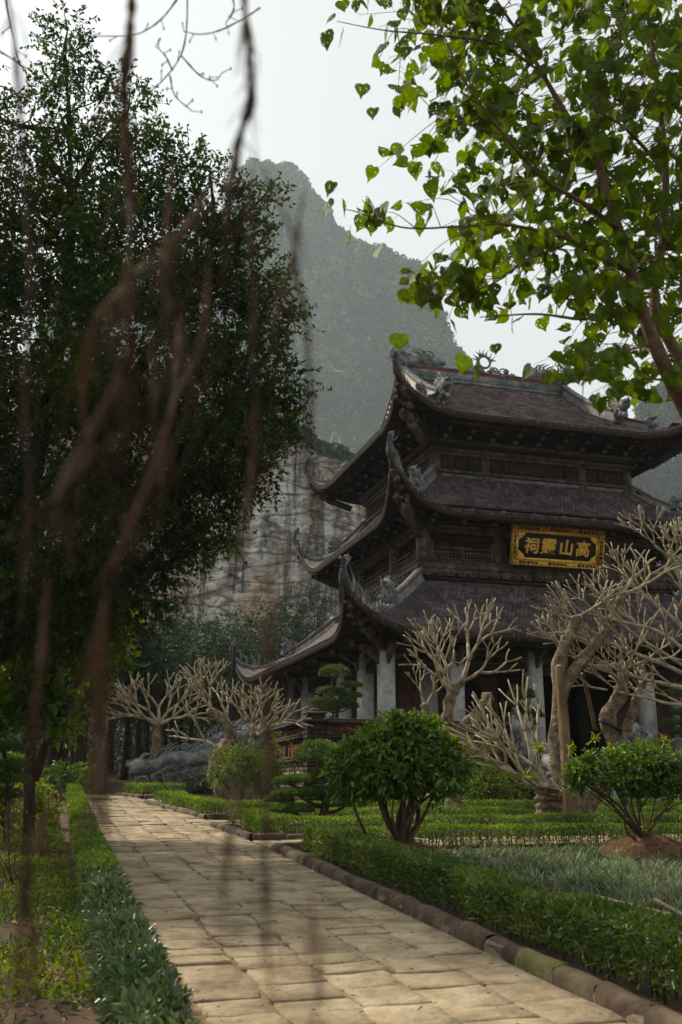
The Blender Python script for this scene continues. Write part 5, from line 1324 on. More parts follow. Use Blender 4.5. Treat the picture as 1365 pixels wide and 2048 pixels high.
def prop(p, q, r, label):
    t = thing('prop_pole', label, 'pole', p, 'timber props'); MB().tube(curve([p, (np.array(p)+q)/2+rng.normal(size=3)*.015, q], 8), np.linspace(r, r*.85, 8), 7, lump=.06).build('shaft', mt['pole'], t)
    MB().tube([np.array(q), np.array(q)+[0, 0, .01]], [r*.8, r*.7], 7).build('sawn_top', mt['bamboo'], t)
p = at(1192, 1460, 20.2); prop(p, at(1165, 1348, 20.0), .045, 'slim slanting prop between the plumeria trunks before the dark doorway')
t = thing('rubber_strap', 'black strap tied round the lower right plumeria trunk', 'strap', B_(1195, 1462, .3))
c = B_(1222, 1452, .38); MB().tube([c+pv(math.cos(a)*.2, -math.cos(a)*.10+math.sin(a)*.02, math.sin(a)*.2) for a in np.linspace(0, 6.283, 20)], .035, 6).build('band', mt['plastic'], t)
# C: stump with a fan of fresh branches
YC_ = 19.2; C_ = lambda x, y, d=0: at(x, y, YC_+d)
bC = C_(1098, 1630); bC[2] = gz(bC[1])
plum('plumeria', 'squat sawn stump sending up a fan of pale leafless branches before the stairs', bC, [([bC, C_(1100, 1600), C_(1102, 1578)], [.30, .26, .24])],
     [(C_(1105, 1590), pv(-.45, 1, 0), .48, .055, 4, .36, .45), (C_(1095, 1590), pv(-1, .55, 0), .5, .05, 3, .38, .5), (C_(1100, 1585), pv(-.6, 1, .3), .6, .05, 3, .35, .4), (C_(1095, 1588), pv(-1, .75, -.3), .55, .04, 3, .38, .6)])
# D, E: on the left by the side stairs
YD = 31.0; D_ = lambda x, y, d=0: at(x, y, YD+d)
bD = D_(300, 1578); bD[2] = gz(bD[1])
plum('plumeria', 'leafless plumeria with an umbrella-shaped crown at the end of the path, propped by poles', bD, [([bD, D_(306, 1540), D_(312, 1500), D_(316, 1448)], [.20, .16, .14, .12])],
     [(D_(316, 1450), pv(a, b, c), .50, .06, 3, .42, .2) for a, b, c in ((-1, .45, .2), (1, .45, -.2), (-.5, .8, -.5), (.5, .8, .5), (.0, 1, 0), (-.9, .5, -.6), (.9, .5, .6))])
prop(at(335, 1580, 30.4), D_(307, 1478), .05, 'pole leaning against the umbrella-shaped plumeria from the right')
prop(at(285, 1590, 30.4), D_(309, 1500), .05, 'pole leaning against the umbrella-shaped plumeria from the left')
YE = 27.0; E_ = lambda x, y, d=0: at(x, y, YE+d)
bE = E_(462, 1590); bE[2] = gz(bE[1])
plum('plumeria', 'leafless plumeria with knotted trunk beside the terrace wall on the left', bE,
     [([bE, E_(440, 1560), E_(435, 1520), E_(455, 1490), E_(462, 1465), E_(440, 1435), E_(418, 1422)], [.36, .30, .22, .17, .16, .13, .11]), ([E_(440, 1540), E_(475, 1512), E_(500, 1500), E_(508, 1470)], [.2, .15, .12, .10])],
     [(E_(508, 1475), pv(a, b, c), .42, .05, 3, .42, .3) for a, b, c in ((-.6, 1, 0), (.5, 1, .3), (.9, .6, -.2), (0, 1, -.4), (-.2, 1, .6))]+
     [(E_(462, 1465), pv(-.3, 1, .2), .40, .05, 3, .42, .4), (E_(440, 1440), pv(-.8, .9, 0), .42, .05, 4, .40, .4), (E_(425, 1428), pv(-.2, 1, -.4), .40, .05, 4, .42, .4), (E_(445, 1500), pv(-1, .5, 0), .5, .05, 3, .40, .5)])
# boulders and shrubs at the wall foot
def rock(c, r, label, seed):
    mb = MB()
    for k in range(5): mb.blob(np.array(c)+rng.normal(size=3)*np.array(r)*.35+[0, 0, r[2]*.4], np.array(r)*(.5+.4*rng.random()), seed+k, .45, 14, 10, 2.2)
    t = thing('boulder', label, 'boulder', c, 'boulders by the terrace'); mb.build('rock', mt['boulder'], t)
rock((9.35, 23.2, gz(23.2)), (.55, .4, .42), 'pale weathered boulder behind the round bush', 3)
rock((4.9, 25.6, gz(25.6)), (.42, .4, .6), 'tall tan rock at the foot of the knotted plumeria', 13)
lobL = [(0, 0, .95, .42), (-.4, 0, .9, .36), (.42, 0, .9, .38), (.05, .2, 1.15, .3), (-.65, 0, .75, .24), (.7, 0, .8, .25)]
p = at(487, 1605, 25.2)
bush('small_bush', 'loose light-green bush with upright stems in front of the side wall', p, gz(p[1]), lobL, 560, 5, .07, .028, 'sideleaf', 2, .02, ln=.34)
p = at(985, 1600, 25.0)
lobG = [(0, 0, .5, .36), (-.45, 0, .4, .3), (.45, 0, .38, .3), (.1, .1, .8, .25), (-.2, 0, .75, .22)]
bush('small_bush', 'airy pale-green shrub at the wall foot left of the stair dragon', p, gz(p[1]), lobG, 480, 5, .075, .03, 'sideleaf', 3, .012, ln=.3)
for px_, lab in ((945, 'thin leafy saplings against the dark wall behind the round bush'), (556, 'thin leafy saplings rising at the wall corner')):
    t = thing('sapling', lab, 'sapling', (*at(px_, 1600, 25.4)[:2], gz(24))); mb, tw = MB(), MB()
    for i in range(7):
        b = at(px_+rng.normal()*22, 1600, 25.4); b[2] = gz(b[1]); q = b+[rng.normal()*.15, 0, 1.2+.9*rng.random()]; Q = curve([b, (b+q)/2+rng.normal(size=3)*.05, q], 8); tw.tube(Q, np.linspace(.014, .004, 8), 4)
        P = Q[rng.integers(3, 8, 16)]; sprays(mb, tw, P, rdir(16, .3), .18, 4, .07, .03, 'leaf', .3)
    tw.build('stems', mt['stem'], t); mb.build('leaves', mt['sideleaf'], t)
# bamboo lying in the mondo bed
for (a, b_, lab) in (((1195, 1795), (1340, 1830), 'dry bamboo stick lying across the mondo grass'), ((1310, 1800), (1380, 1838), 'second dry bamboo stick at the right edge of the mondo bed')):
    def gp(px, py, h=.10):
        r = at(px, py, 1.0)-[0, 0, EYE]; tt = (EYE-h)/(SL*r[1]-r[2]); return r*tt+[0, 0, EYE]
    p, q = gp(*a), gp(*b_); t = thing('bamboo_stick', lab, 'stick', p, 'bamboo sticks in the grass')
    d = q-p; n = 6; mb = MB()
    for i in range(n): mb.tube([p+d*(i/n), p+d*((i+.96)/n)], [.019, .018], 8); mb.tube([p+d*((i+.94)/n), p+d*((i+1)/n)], [.022, .022], 8)
    mb.build('cane', mt['bamboo'], t)
# ================================================================ LEFT SIDE TREES
def tree(name, label, base, trunks, blobs, n, k, ln, ls, lw, mat, bark='darkbark', dens=None, shape='diamond', group=None, up=.15, shell=.25, droop=.25, limbs=True, r0=.2):
    t = thing(name, label, 'tree', base, group); mb = MB()
    for P, rr in trunks: Q = curve(P, 16); mb.tube(Q, np.interp(np.linspace(0, 1, 16), np.linspace(0, 1, len(rr)), rr), 9, lump=.1)
    if limbs:
        Q = np.vstack([curve(P, 16) for P, _ in trunks])
        for b in blobs:
            c = np.array(b[:3]); low = Q[Q[:, 2] < c[2]]; low = low if len(low) else Q[:1]; s = low[np.argmin(np.linalg.norm(low-c, axis=1)+.4*np.abs(low[:, 2]-c[2]+1))]
            m_ = (s+c)/2+rng.normal(size=3)*b[3]*.15; mb.tube(curve([s, m_, c], 8), np.linspace(r0*.35, r0*.08, 8), 5)
            for _ in range(3): q = c+rdir(1, .2)[0]*b[3]*.8; mb.tube(curve([c, (c+q)/2+rng.normal(size=3)*b[3]*.06, q], 5), np.linspace(r0*.09, .008, 5), 4)
    mb.build('trunk', mt[bark], t, smooth=True)
    mb, tw = MB(), MB(); crown(mb, tw, blobs, n, k, ln, ls, lw, shape, up, shell, 1., droop, dens=dens)
    mb.build('crown', mt[mat], t); tw.build('twigs', mt[bark], t, kind='stuff')
    return t
YL = 14.5
def bl(px, py, r, d=0): p = at(px, py, YL+d); return (p[0], p[1], p[2], r*(YL+d)/FPX)
BL = [(135, 60, 45), (130, 130, 75), (155, 215, 105), (255, 230, 80), (60, 240, 60), (40, 380, 130), (180, 360, 120), (300, 360, 110), (375, 335, 55), (420, 340, 30), (110, 500, 160, .8), (270, 500, 150, -.6), (390, 480, 95), (460, 420, 60), (505, 395, 40),
      (535, 385, 25), (80, 680, 180, .5), (270, 690, 170, -.8), (420, 640, 120, .5), (500, 560, 70), (500, 480, 45), (530, 610, 55), (585, 640, 28), (490, 740, 90, -.3), (560, 760, 40), (600, 790, 20), (80, 880, 190), (270, 890, 170, .8), (420, 860, 120, -.5),
      (515, 850, 70), (560, 840, 40), (90, 1080, 170, -.5), (250, 1070, 150, .5), (380, 1010, 100), (465, 945, 62), (510, 960, 40), (425, 1080, 42), (150, 1200, 110), (260, 1190, 80, .4), (-120, 350, 150), (-150, 600, 200), (-150, 850, 200), (-130, 1080, 180), (20, 1230, 80, .5), (-60, 200, 80)]
blobs = [bl(*b) for b in BL]
dn = [1.15 if b[1] > 440 else (.75 if b[1] > 250 else .6) for b in BL]
tb = at(-60, 1650, 15.2); tb[2] = gz(tb[1]); Lp = lambda x, y, d=0: at(x, y, YL+.5+d)
tree('evergreen_tree', 'huge dark evergreen filling the left of the view, taller than the cliff', tb, [([tb, Lp(-40, 1400), Lp(0, 1150), Lp(90, 850), Lp(140, 500), Lp(135, 150)], [.30, .26, .20, .13, .06, .015]), ([Lp(-30, 1300), Lp(160, 1120), Lp(330, 960), Lp(470, 800)], [.2, .13, .09, .04]),
     ([Lp(0, 1150), Lp(180, 900), Lp(330, 650), Lp(430, 480)], [.18, .12, .08, .03]), ([Lp(-30, 1330), Lp(120, 1230), Lp(260, 1150)], [.13, .08, .04])],
     blobs, 17000, 10, .34, .085, .044, 'darkleaf', dens=dn, shell=.2, up=.2, r0=.17)

# forest behind, from prototypes that share their meshes
def proto_tree(seed, H, R_, lsz):
    b = (0, 0, 0); bb = [(rng.normal()*R_*.42, rng.normal()*R_*.42, H*(.50+.42*rng.random()), R_*(.40+.25*rng.random())) for _ in range(11)]
    tr = [([(0, 0, -.2), (rng.normal()*.2, rng.normal()*.2, H*.3), (rng.normal()*.4, rng.normal()*.4, H*.62), (0, 0, H*.85)], [.20, .15, .11, .03])]
    if seed % 2: tr.append(([(0, 0, .3), (.5, .2, H*.3), (1.0, .1, H*.6)], [.13, .10, .04]))
    return tree('forest_tree', 'proto', b, tr, bb, 1500, 8, .55, .17, .075, 'forestleaf', group='trees of the wood beyond the path', r0=.3)
protos = [proto_tree(i, H, R_, .16) for i, (H, R_) in enumerate(((9, 2.6), (10, 3.0), (8, 2.4)))]
spots = [(290, 1585, 46, .80, 1, 'rounded grey-green tree standing under the cliff, directly behind the umbrella plumeria'), (430, 1580, 56, 1.02, 0, 'rounded grey-green tree under the cliff, left of the temple eave'), (520, 1580, 60, 1.05, 2, 'tree behind the farther stone dragon'),
         (590, 1580, 64, 1.08, 1, 'tree behind the low temple eave'), (640, 1575, 68, 1.2, 0, 'tree showing above the side roof'), (355, 1580, 52, .85, 2, 'darker tree in the gap between the two rounded ones'), (200, 1585, 37, .78, 0, 'dark tree over the far end of the path'),
         (150, 1588, 33, .8, 2, 'thin-trunked tree left of the far path end'), (245, 1582, 41, .75, 1, 'dark tree right of the far path end'), (100, 1585, 36, .9, 1, 'dark tree behind the left lawn'), (40, 1585, 40, 1.0, 0, 'tall dark tree behind the left shrubs'),
         (-30, 1585, 38, 1., 2, 'dark tree at the left edge of the wood'), (120, 1580, 48, 1.05, 0, 'deep dark tree far inside the wood'), (220, 1578, 52, .95, 2, 'tree deep in the wood beyond the path end'), (310, 1577, 56, .9, 0, 'tree deep behind the umbrella plumeria'), (400, 1577, 64, .98, 1, 'tree deep behind the knotted plumeria'), (480, 1577, 68, 1.05, 2, 'tall tree under the cliff foot')]
used = set()
for i, (px_, py_, Y, sc, k, lab) in enumerate(spots):
    o = protos[k] if k not in used else copy_tree(protos[k]); used.add(k)
    p = at(px_, py_, Y); v = float(p[1]); o.location = W(p[0], v, gz(v)); o.rotation_euler = (0, 0, i*1.37); o.scale = (sc, sc, sc*(.9+.06*(i % 4))); o['label'] = lab
mb = MB()   # bare trunks of the shaded wood
for i in range(26):
    px_ = 110+rng.random()*460; Y = 36+22*rng.random(); t = thing('slender_trunk', 'thin dark trunk in the shaded wood beyond the path', 'tree', (*at(px_, 1580, Y)[:2], gz(40)), 'thin trunks in the dark wood')
    b = at(px_, 1580, Y); b[2] = gz(b[1])-.1; r = .05+.09*rng.random(); H = 4+2*rng.random(); Q = curve([b, b+[rng.normal()*.2, 0, H*.5], b+[rng.normal()*.5, 0, H]], 8)
    q = MB().tube(Q, np.linspace(r, r*.6, 8), 7, lump=.1).build('trunk', mt['darkbark'], t, smooth=True)
mb = MB(); n = 9000; px_ = rng.random(n)*900-300; Y = 40+30*rng.random(n); u = (px_-682.5)/1991*Y; P = np.c_[u*CT+Y*ST, -u*ST+Y*CT, 1.6+rng.random(n)**2.2*(2.2+fbm(u*.2, Y*.2, 9)*1.5)]
sprays(mb, None, P, rdir(n, .3), .3, 5, .17, .07); solo(mb.build('undergrowth', mt['forestleaf']), 'dark undergrowth on the floor of the wood beyond the path', 'undergrowth', kind='stuff')
mb = MB(); n = 7000; px_ = rng.random(n)*1300-700; Y = 66+16*rng.random(n); u = (px_-682.5)/1991*Y; P = np.c_[u*CT+Y*ST, -u*ST+Y*CT, 1.5+rng.random(n)*(4+fbm(u*.12, Y*.1, 19)*5)]
sprays(mb, None, P, rdir(n, .3), .7, 5, .32, .15); solo(mb.build('far_wood', mt['forestleaf']), 'dense dark wood at the foot of the cliff', 'wood', kind='stuff')

# nearer lit greenery on the left
YS = 16.5
def bs(px, py, r, Y): p = at(px, py, Y); return (p[0], p[1], p[2], r*Y/FPX)
b = at(65, 1590, YS); b[2] = gz(b[1]); S_ = lambda x, y, d=0: at(x, y, YS+d)
tree('leafy_tree', 'small light-green tree with two slanting trunks above the left lawn', b, [([b, S_(62, 1500), S_(85, 1400), S_(120, 1300), S_(130, 1230)], [.10, .085, .07, .05, .03]), ([S_(68, 1560), S_(105, 1460), S_(160, 1360), S_(190, 1300)], [.08, .065, .045, .02])],
     [bs(50, 1230, 75, YS), bs(130, 1200, 70, YS+.8), bs(190, 1260, 50, YS+.5), bs(10, 1330, 70, YS), bs(60, 1390, 45, YS), bs(110, 1430, 35, YS-.3), bs(215, 1310, 35, YS), bs(150, 1300, 45, YS+.6), bs(-30, 1420, 60, YS), bs(230, 1240, 30, YS)], 1500, 6, .3, .13, .07, 'sideleaf', shape='leaf', up=.0, droop=.45, r0=.12)
def loose(name, label, px_, py_, Y, lobes, n, k, ls, lw, mat, cat='shrub'):
    b = at(px_, py_, Y); b[2] = gz(b[1]); bush(name, label, b, b[2], lobes, n, k, ls, lw, mat, 2, .014, ln=.2, cat=cat)
loose('yellow_shrub', 'yellow-green shrub glowing in the light at the left edge', 40, 1590, 17.5, [(-.5, 0, .6, .3), (-.2, 0, .4, .25), (-.9, .2, .8, .4)], 260, 6, .10, .05, 'yellowleaf')
loose('yellow_shrub', 'yellow-green shrub between the two slanting trunks and the path', 95, 1590, 18.5, [(0, 0, .35, .2), (-.3, 0, .6, .22)], 130, 6, .09, .045, 'yellowleaf')
loose('lawn_shrub', 'green shrub row at the far end of the left lawn', 130, 1590, 27, [(-1.2, 0, .6, .5), (-.3, 0, .5, .4), (.4, 0, .5, .4), (-2, 0, .8, .6)], 700, 6, .11, .05, 'bushleaf')
Yk = 15.5; b = at(20, 1620, Yk); b[2] = gz(b[1])
cloud_tree('cloud_pruned_tree', 'cloud-pruned bush cut by the left edge of the view', [b, at(15, 1560, Yk), at(10, 1500, Yk)], [pd(5, 1495, Yk, 38, 18), pd(25, 1530, Yk, 30, 13), pd(-5, 1545, Yk, 40, 16), pd(30, 1560, Yk, 28, 12), pd(0, 1590, Yk, 40, 16)], 'padleaf', 4500, .05, .024, .05)
for (x, y, Y, lab) in ((25, 1700, 11, 'bare twiggy sapling with a few yellow leaves on the left lawn'), (85, 1660, 13.5, 'bare twiggy sapling farther back on the left lawn')):
    b = at(x, y, Y); b[2] = gz(b[1]); t = thing('sapling', lab, 'sapling', b); st_, mb = MB(), MB()
    for i in range(9):
        q = b+[rng.normal()*.35, rng.normal()*.2, .5+.5*rng.random()]; Q = curve([b+rng.normal(size=3)*[.06, .06, 0], (b+q)/2+rng.normal(size=3)*.05, q], 7); st_.tube(Q, np.linspace(.009, .003, 7), 4)
        for j in (3, 5): q2 = Q[j]+rdir(1, .6)[0]*.22; st_.tube([Q[j], q2], [.004, .002], 4); leaves(mb, q2[None], rdir(1), rng.normal(size=1), .07, .03, 'leaf')
    st_.build('stems', mt['stem'], t); mb.build('leaves', mt['yellowleaf'], t)

# ================================================================ CLIFF AND MOUNTAINS
def relief(name, xs, zfun, yfun, rows, m, disp, smooth=True, label=None):
    mb = MB(); V = []; n = len(xs)
    X = np.repeat(np.asarray(xs)[:, None], rows, 1); T = np.repeat(np.linspace(0, 1, rows)[None], n, 0)
    Z = zfun(X)*T; Y = yfun(X, Z, T)+disp(X, Z)
    U = X*CT+Y*ST; Vv = -X*ST+Y*CT
    i = np.arange(n*rows).reshape(n, rows)
    mb.add(np.stack([U, Vv, Z], -1).reshape(-1, 3), F4=np.stack([i[:-1, :-1], i[1:, :-1], i[1:, 1:], i[:-1, 1:]], -1).reshape(-1, 4))
    return mb.build(name, m, smooth=smooth, kind='structure'), np.stack([U, Vv, Z], -1)
def elev(py, Y): a = math.atan((1024-py)/FPX)+PITCH; return EYE+Y*math.tan(a)
CY = 150.
def wx(p, y, Y): return (p-682.5)/FPX/(math.cos(PITCH)-(1024-y)/FPX*math.sin(PITCH))*Y
cx = np.arange(-62, 24, .33)
ctop = lambda X: np.interp(X, [-62, -40, -20, -9, -5, 2, 9, 24], [70, 66, 62, 58, 55, 47, 42, 30])+3*(fbm(X*.15, X*0, 31)-.5)
def cdisp(X, Z):
    led = np.abs(((Z*.42+4.5*fbm(X*.05, Z*.06, 41)) % 1)-.5)*2
    return -6*(fbm(X*.06, Z*.035, 42, 5)-.5)-3.2*(fbm(X*.28, Z*.12, 43, 4)-.5)-1.0*np.abs(fbm(X*.5, Z*.3, 45)-.5)-1.2*np.floor(fbm(X*.16, Z*.22, 46)*7)/7+.35*(led > .9)*(fbm(X*.2, Z*.2, 47) > .5)
cpx = [(-500, 780), (200, 830), (420, 850), (560, 862), (610, 872), (650, 905), (720, 950), (800, 1020), (1000, 1150)]
ctop = lambda X: np.interp(X, [wx(p, y, CY+7) for p, y in cpx], [elev(y, CY+7) for _, y in cpx])+2.5*(fbm(X*.2, X*0, 31)-.5)
cliff, cg = relief('cliff', cx, ctop, lambda X, Z, T: CY+.10*Z+1.0*np.maximum(0, X-2)+.3*np.maximum(0, -30-X), 190, mt['cliff'], cdisp, smooth=False)
# forested mountain: ridge heights taken by azimuth at 260 m
MY = 950.
pk = [(-700, 500), (0, 520), (300, 470), (400, 420), (450, 375), (500, 345), (540, 333), (590, 348), (640, 385), (700, 440), (760, 480), (830, 520), (870, 560), (900, 640), (925, 705), (990, 800), (1100, 900), (1300, 1000)]
TY = lambda y: MY-60+.25*elev(y, MY+120)
mxs = np.array([wx(p, y, TY(y)) for p, y in pk]); mzs = np.array([elev(y, TY(y)) for _, y in pk])
mx = np.arange(-330, 300, 3.6)
mtop = lambda X: np.interp(X, mxs, mzs)+26*(fbm(X*.024, X*0+3, 51)-.5)
def mdisp(X, Z): return -150*(fbm(X*.006, Z*.005, 52, 5)-.5)-90*(fbm(X*.02, Z*.016, 53, 4)-.5)
hill, hg = relief('mountain', mx, mtop, lambda X, Z, T: MY-90+.25*Z+30*T**6, 150, mt['hillbase'], mdisp)
def scrub(name, G, n, r, m, label, zmin=0, bare=None):
    """tree crowns as clumps of leaf-like faces over a hillside grid G"""
    a, b = G.shape[:2]; i = rng.random(n)*(a-2); j = rng.random(n)*(b-1.01); i0 = i.astype(int); j0 = j.astype(int)
    P = G[i0, j0]*(1-(j-j0))[:, None]+G[i0, j0+1]*(j-j0)[:, None]
    ok = P[:, 2] > zmin
    if bare is not None: ok &= ~bare(P)
    P = P[ok]; n = len(P); rr = r*(.5+rng.random(n)*.9); k = 9; mb = MB()
    d = rdir(n*k, .35); Q = np.repeat(P, k, 0)+d*np.repeat(rr, k)[:, None]*.65-np.array([ST, CT, 0])*.5
    D = np.cross(d, rdir(n*k)); leaves(mb, Q-D*np.repeat(rr, k)[:, None]*.3, D, rng.normal(size=n*k), np.repeat(rr, k)*.9, np.repeat(rr, k)*.7, 'diamond')
    return solo(mb.build(name, m), label, 'forest', kind='stuff')
bare = lambda P: (fbm(P[:, 0]*.011, P[:, 2]*.008, 61) > .60) & (fbm(P[:, 0]*.05, P[:, 2]*.03, 62) > .55)
scrub('mountain_forest', hg, 52000, 4.6, mt['hillgreen'], 'hazy green forest cloaking the mountain', 20, bare)
scrub('cliff_top_scrub', cg[:, -3:], 1800, 1.1, mt['hillgreen'], 'scrub along the top edge of the cliff', 30)
# right-hand hill
RY = 700.; rp = [(1120, 1000), (1230, 900), (1275, 850), (1290, 790), (1310, 765), (1345, 740), (1400, 700), (1500, 640), (1700, 700), (1900, 900)]
rxs = np.array([wx(p, y, RY+15) for p, y in rp]); rzs = np.array([elev(y, RY+15) for _, y in rp])
rx = np.arange(rxs[0], rxs[-1], 3.5)
rh, rg = relief('right_hill', rx, lambda X: np.interp(X, rxs, rzs)+12*(fbm(X*.05, X*0, 71)-.5), lambda X, Z, T: RY-20+.12*Z+12*T**5, 110, mt['hillbase'], lambda X, Z: -45*(fbm(X*.013, Z*.01, 72, 5)-.5)-14*(fbm(X*.05, Z*.035, 73)-.5))
scrub('right_hill_forest', rg, 12000, 3.8, mt['hillgreen'], 'pale hazy forest on the hill behind the right end of the roof', 20, lambda P: fbm(P[:, 0]*.03, P[:, 2]*.02, 74) > .66)

# ================================================================ BODHI TREE
YT = 5.6
tp = lambda x, y, d=0: at(x, y, YT+d)
br = [([(1560, 1150, .8), (1440, 930, .4), (1365, 800, .2), (1318, 705), (1285, 620), (1262, 545), (1238, 460), (1212, 380), (1190, 300), (1140, 240), (1085, 145), (1040, 70), (980, -20, -.1)], [.075, .066, .056, .045, .041, .037, .033, .028, .024, .020, .015, .011, .006]),
      ([(1440, 930, .4), (1385, 770, .3), (1345, 690, .3), (1308, 610, .3), (1330, 450, .5), (1330, 300, .6), (1312, 150, .7), (1290, -30, .8)], [.05, .042, .036, .03, .028, .025, .02, .014]),
      ([(1262, 545), (1190, 507), (1145, 480, -.2), (1060, 457, -.3), (1000, 447, -.4)], [.022, .017, .014, .010, .006]),
      ([(1240, 460), (1165, 404, -.2), (1085, 355, -.3), (1010, 270, -.5), (945, 185, -.6), (905, 110, -.7), (866, 10, -.8)], [.018, .015, .012, .010, .008, .006, .003]),
      ([(1290, 630), (1220, 628, -.1), (1165, 638, -.3), (1075, 628, -.4), (960, 634, -.5)], [.013, .012, .010, .007, .003]),
      ([(1140, 485, -.1), (1055, 520, -.2), (975, 572, -.3), (860, 595, -.4)], [.008, .007, .005, .003]),
      ([(1010, 447, -.3), (925, 452, -.5), (810, 455, -.6), (720, 425, -.7), (690, 418, -.7)], [.006, .006, .005, .0035, .002]),
      ([(1085, 145), (1000, 90, -.3), (880, 70, -.5), (770, 60, -.7), (675, 42, -.8)], [.010, .008, .006, .004, .002]),
      ([(1312, 320, .4), (1250, 255, 0), (1190, 220, -.2)], [.014, .010, .005]),
      ([(1335, 760), (1290, 758), (1255, 765, -.1)], [.008, .006, .003]),
      ([(1300, 690), (1230, 710, -.2), (1175, 745, -.4), (1165, 800, -.5)], [.006, .005, .004, .002]),
      ([(1010, 270, -.5), (940, 250, -.6), (860, 225, -.8)], [.005, .004, .002]),
      ([(1320, 280, .6), (1365, 330, .5), (1450, 400, .4)], [.015, .01, .005]), ([(1190, 300), (1230, 200, .3), (1240, 80, .4), (1260, -40, .4)], [.012, .010, .008, .005])]
nodes = []
tb = at(1560, 1150, YT+.8); tbb = np.array([*at(1640, 1560, YT+1.2)[:2], 0.]); tbb[2] = gz(tbb[1])
bt = thing('bodhi_tree', 'heart-leaved tree leaning into the view from the right edge', 'tree', tbb)
mb = MB()
mb.tube(curve([tbb, (tbb+tb)/2+[.1, 0, 0], tb], 8), np.linspace(.11, .078, 8), 10, lump=.05)
for pts, rr in br:
    P = curve([tp(*p) for p in pts], 30); mb.tube(P, np.interp(np.linspace(0, 1, 30), np.linspace(0, 1, len(rr)), rr)*(1+.05*rng.normal(size=30)), 8, lump=.05); nodes.append(P)
nodes = np.vstack(nodes)
# leafy twigs: sampled inside the outline of the crown, each tied to the nearest branch
poly = [(640, -40), (690, 60), (720, 110), (745, 190), (800, 230), (800, 300), (760, 330), (820, 370), (720, 400), (650, 420), (720, 450), (760, 480), (820, 520), (800, 590), (830, 640), (920, 660), (960, 720), (1010, 690), (1090, 740), (1120, 790), (1190, 820), (1240, 780), (1290, 790), (1365, 810), (1460, 820), (1500, 400), (1480, -60)]
def inside(x, y):
    c = False; n = len(poly); j = n-1
    for i in range(n):
        xi, yi = poly[i]; xj, yj = poly[j]
        if (yi > y) != (yj > y) and x < (xj-xi)*(y-yi)/(yj-yi)+xi: c = not c
        j = i
    return c
LP, LD = [], []
cnt = 0
tw = MB()
while cnt < 580:
    x, y = 640+840*rng.random(), -50+880*rng.random()
    if not inside(x, y): continue
    if 1140 < x < 1300 and 640 < y < 760 and rng.random() < .6: continue      # sky gap by the trunk
    if 930 < x < 1100 and 600 < y < 720 and rng.random() < .8: continue
    if x < 900 and rng.random() < .35: continue
    e_ = at(x, y, YT-.6+2.2*rng.random()); s = nodes[np.argmin(np.linalg.norm((nodes-e_)*[1, 1, 1], axis=1)+.12*(nodes[:, 2] > e_[2]))]
    L_ = np.linalg.norm(e_-s)
    if L_ > .75: e_ = s+(e_-s)*.75/L_*(1+.3*rng.random())
    m_ = (s+e_)/2+[0, 0, .06]+rng.normal(size=3)*.03; Q = curve([s, m_, e_], 9); tw.tube(Q, np.linspace(.004, .0014, 9), 4, cap=False); cnt += 1
    for q in Q[[3, 5, 6, 7, 8]]:
        if rng.random() < .12: continue
        d = rng.normal(size=3)*.5; d[2] -= .25; d /= np.linalg.norm(d); pe = q+d*.05; tw.tube([q, pe], [.0012, .001], 3, cap=False); dd = d*.55+np.array([0, 0, -.65])+rng.normal(size=3)*.4; LP.append(pe); LD.append(dd)
# the few leaves that stand apart from the crown
for x, y in ((683, 12), (665, 40), (650, 75), (683, 75), (735, 15), (727, 180), (748, 228), (668, 376), (795, 308), (655, 415), (685, 410), (700, 470), (760, 505), (800, 680), (990, 700), (930, 722), (950, 742), (1240, 735), (1180, 700)):
    LP.append(at(x, y-12, YT-.6)); LD.append(np.array([rng.normal()*.3, rng.normal()*.3, -1]))
mb.build('trunk', mt['bodhibark'], bt, smooth=True); tw.build('twigs', mt['bodhibark'], bt, kind='stuff')
def bodhi_leaf_mat(k=1.):
    m = M('bodhi_leaf', (.038, .075, .005), (.07, .12, .007), (.15, .19, .012), 26*k, .55, .3, 60*k, trans=.58, spec=.2, ramp=(.3, .55, .72), dist=.004)
    N = m.node_tree.nodes; K = m.node_tree.links                     # yellow blemishes and insect holes
    tc = N.new('ShaderNodeTexCoord'); oi = N.new('ShaderNodeNewGeometry'); vo = N.new('ShaderNodeTexVoronoi'); vo.inputs['Scale'].default_value = 62*k
    K.new(tc.outputs['Object'], vo.inputs['Vector']); gr = N.new('ShaderNodeMath'); gr.operation = 'LESS_THAN'; gr.inputs[1].default_value = .26; K.new(vo.outputs['Distance'], gr.inputs[0])
    sp = N.new('ShaderNodeSeparateColor'); K.new(vo.outputs['Color'], sp.inputs[0]); g2 = N.new('ShaderNodeMath'); g2.operation = 'GREATER_THAN'; g2.inputs[1].default_value = .62; K.new(sp.outputs[0], g2.inputs[0])
    mu = N.new('ShaderNodeMath'); mu.operation = 'MULTIPLY'; K.new(gr.outputs[0], mu.inputs[0]); K.new(g2.outputs[0], mu.inputs[1])
    tr = N.new('ShaderNodeBsdfTransparent'); mx = N.new('ShaderNodeMixShader'); out = N['Material Output']; last = out.inputs['Surface'].links[0].from_socket
    K.new(mu.outputs[0], mx.inputs[0]); K.new(last, mx.inputs[1]); K.new(tr.outputs[0], mx.inputs[2]); K.new(mx.outputs[0], out.inputs['Surface'])
    return m
mt['bodhileaf'] = bodhi_leaf_mat(); mt['bodhileaf_near'] = bodhi_leaf_mat(.11)
LP = np.array(LP); LD = np.array(LD); order = np.argsort(np.linalg.norm(LP-[0, 0, 1.5], axis=1)); rest = MB()
variants = []
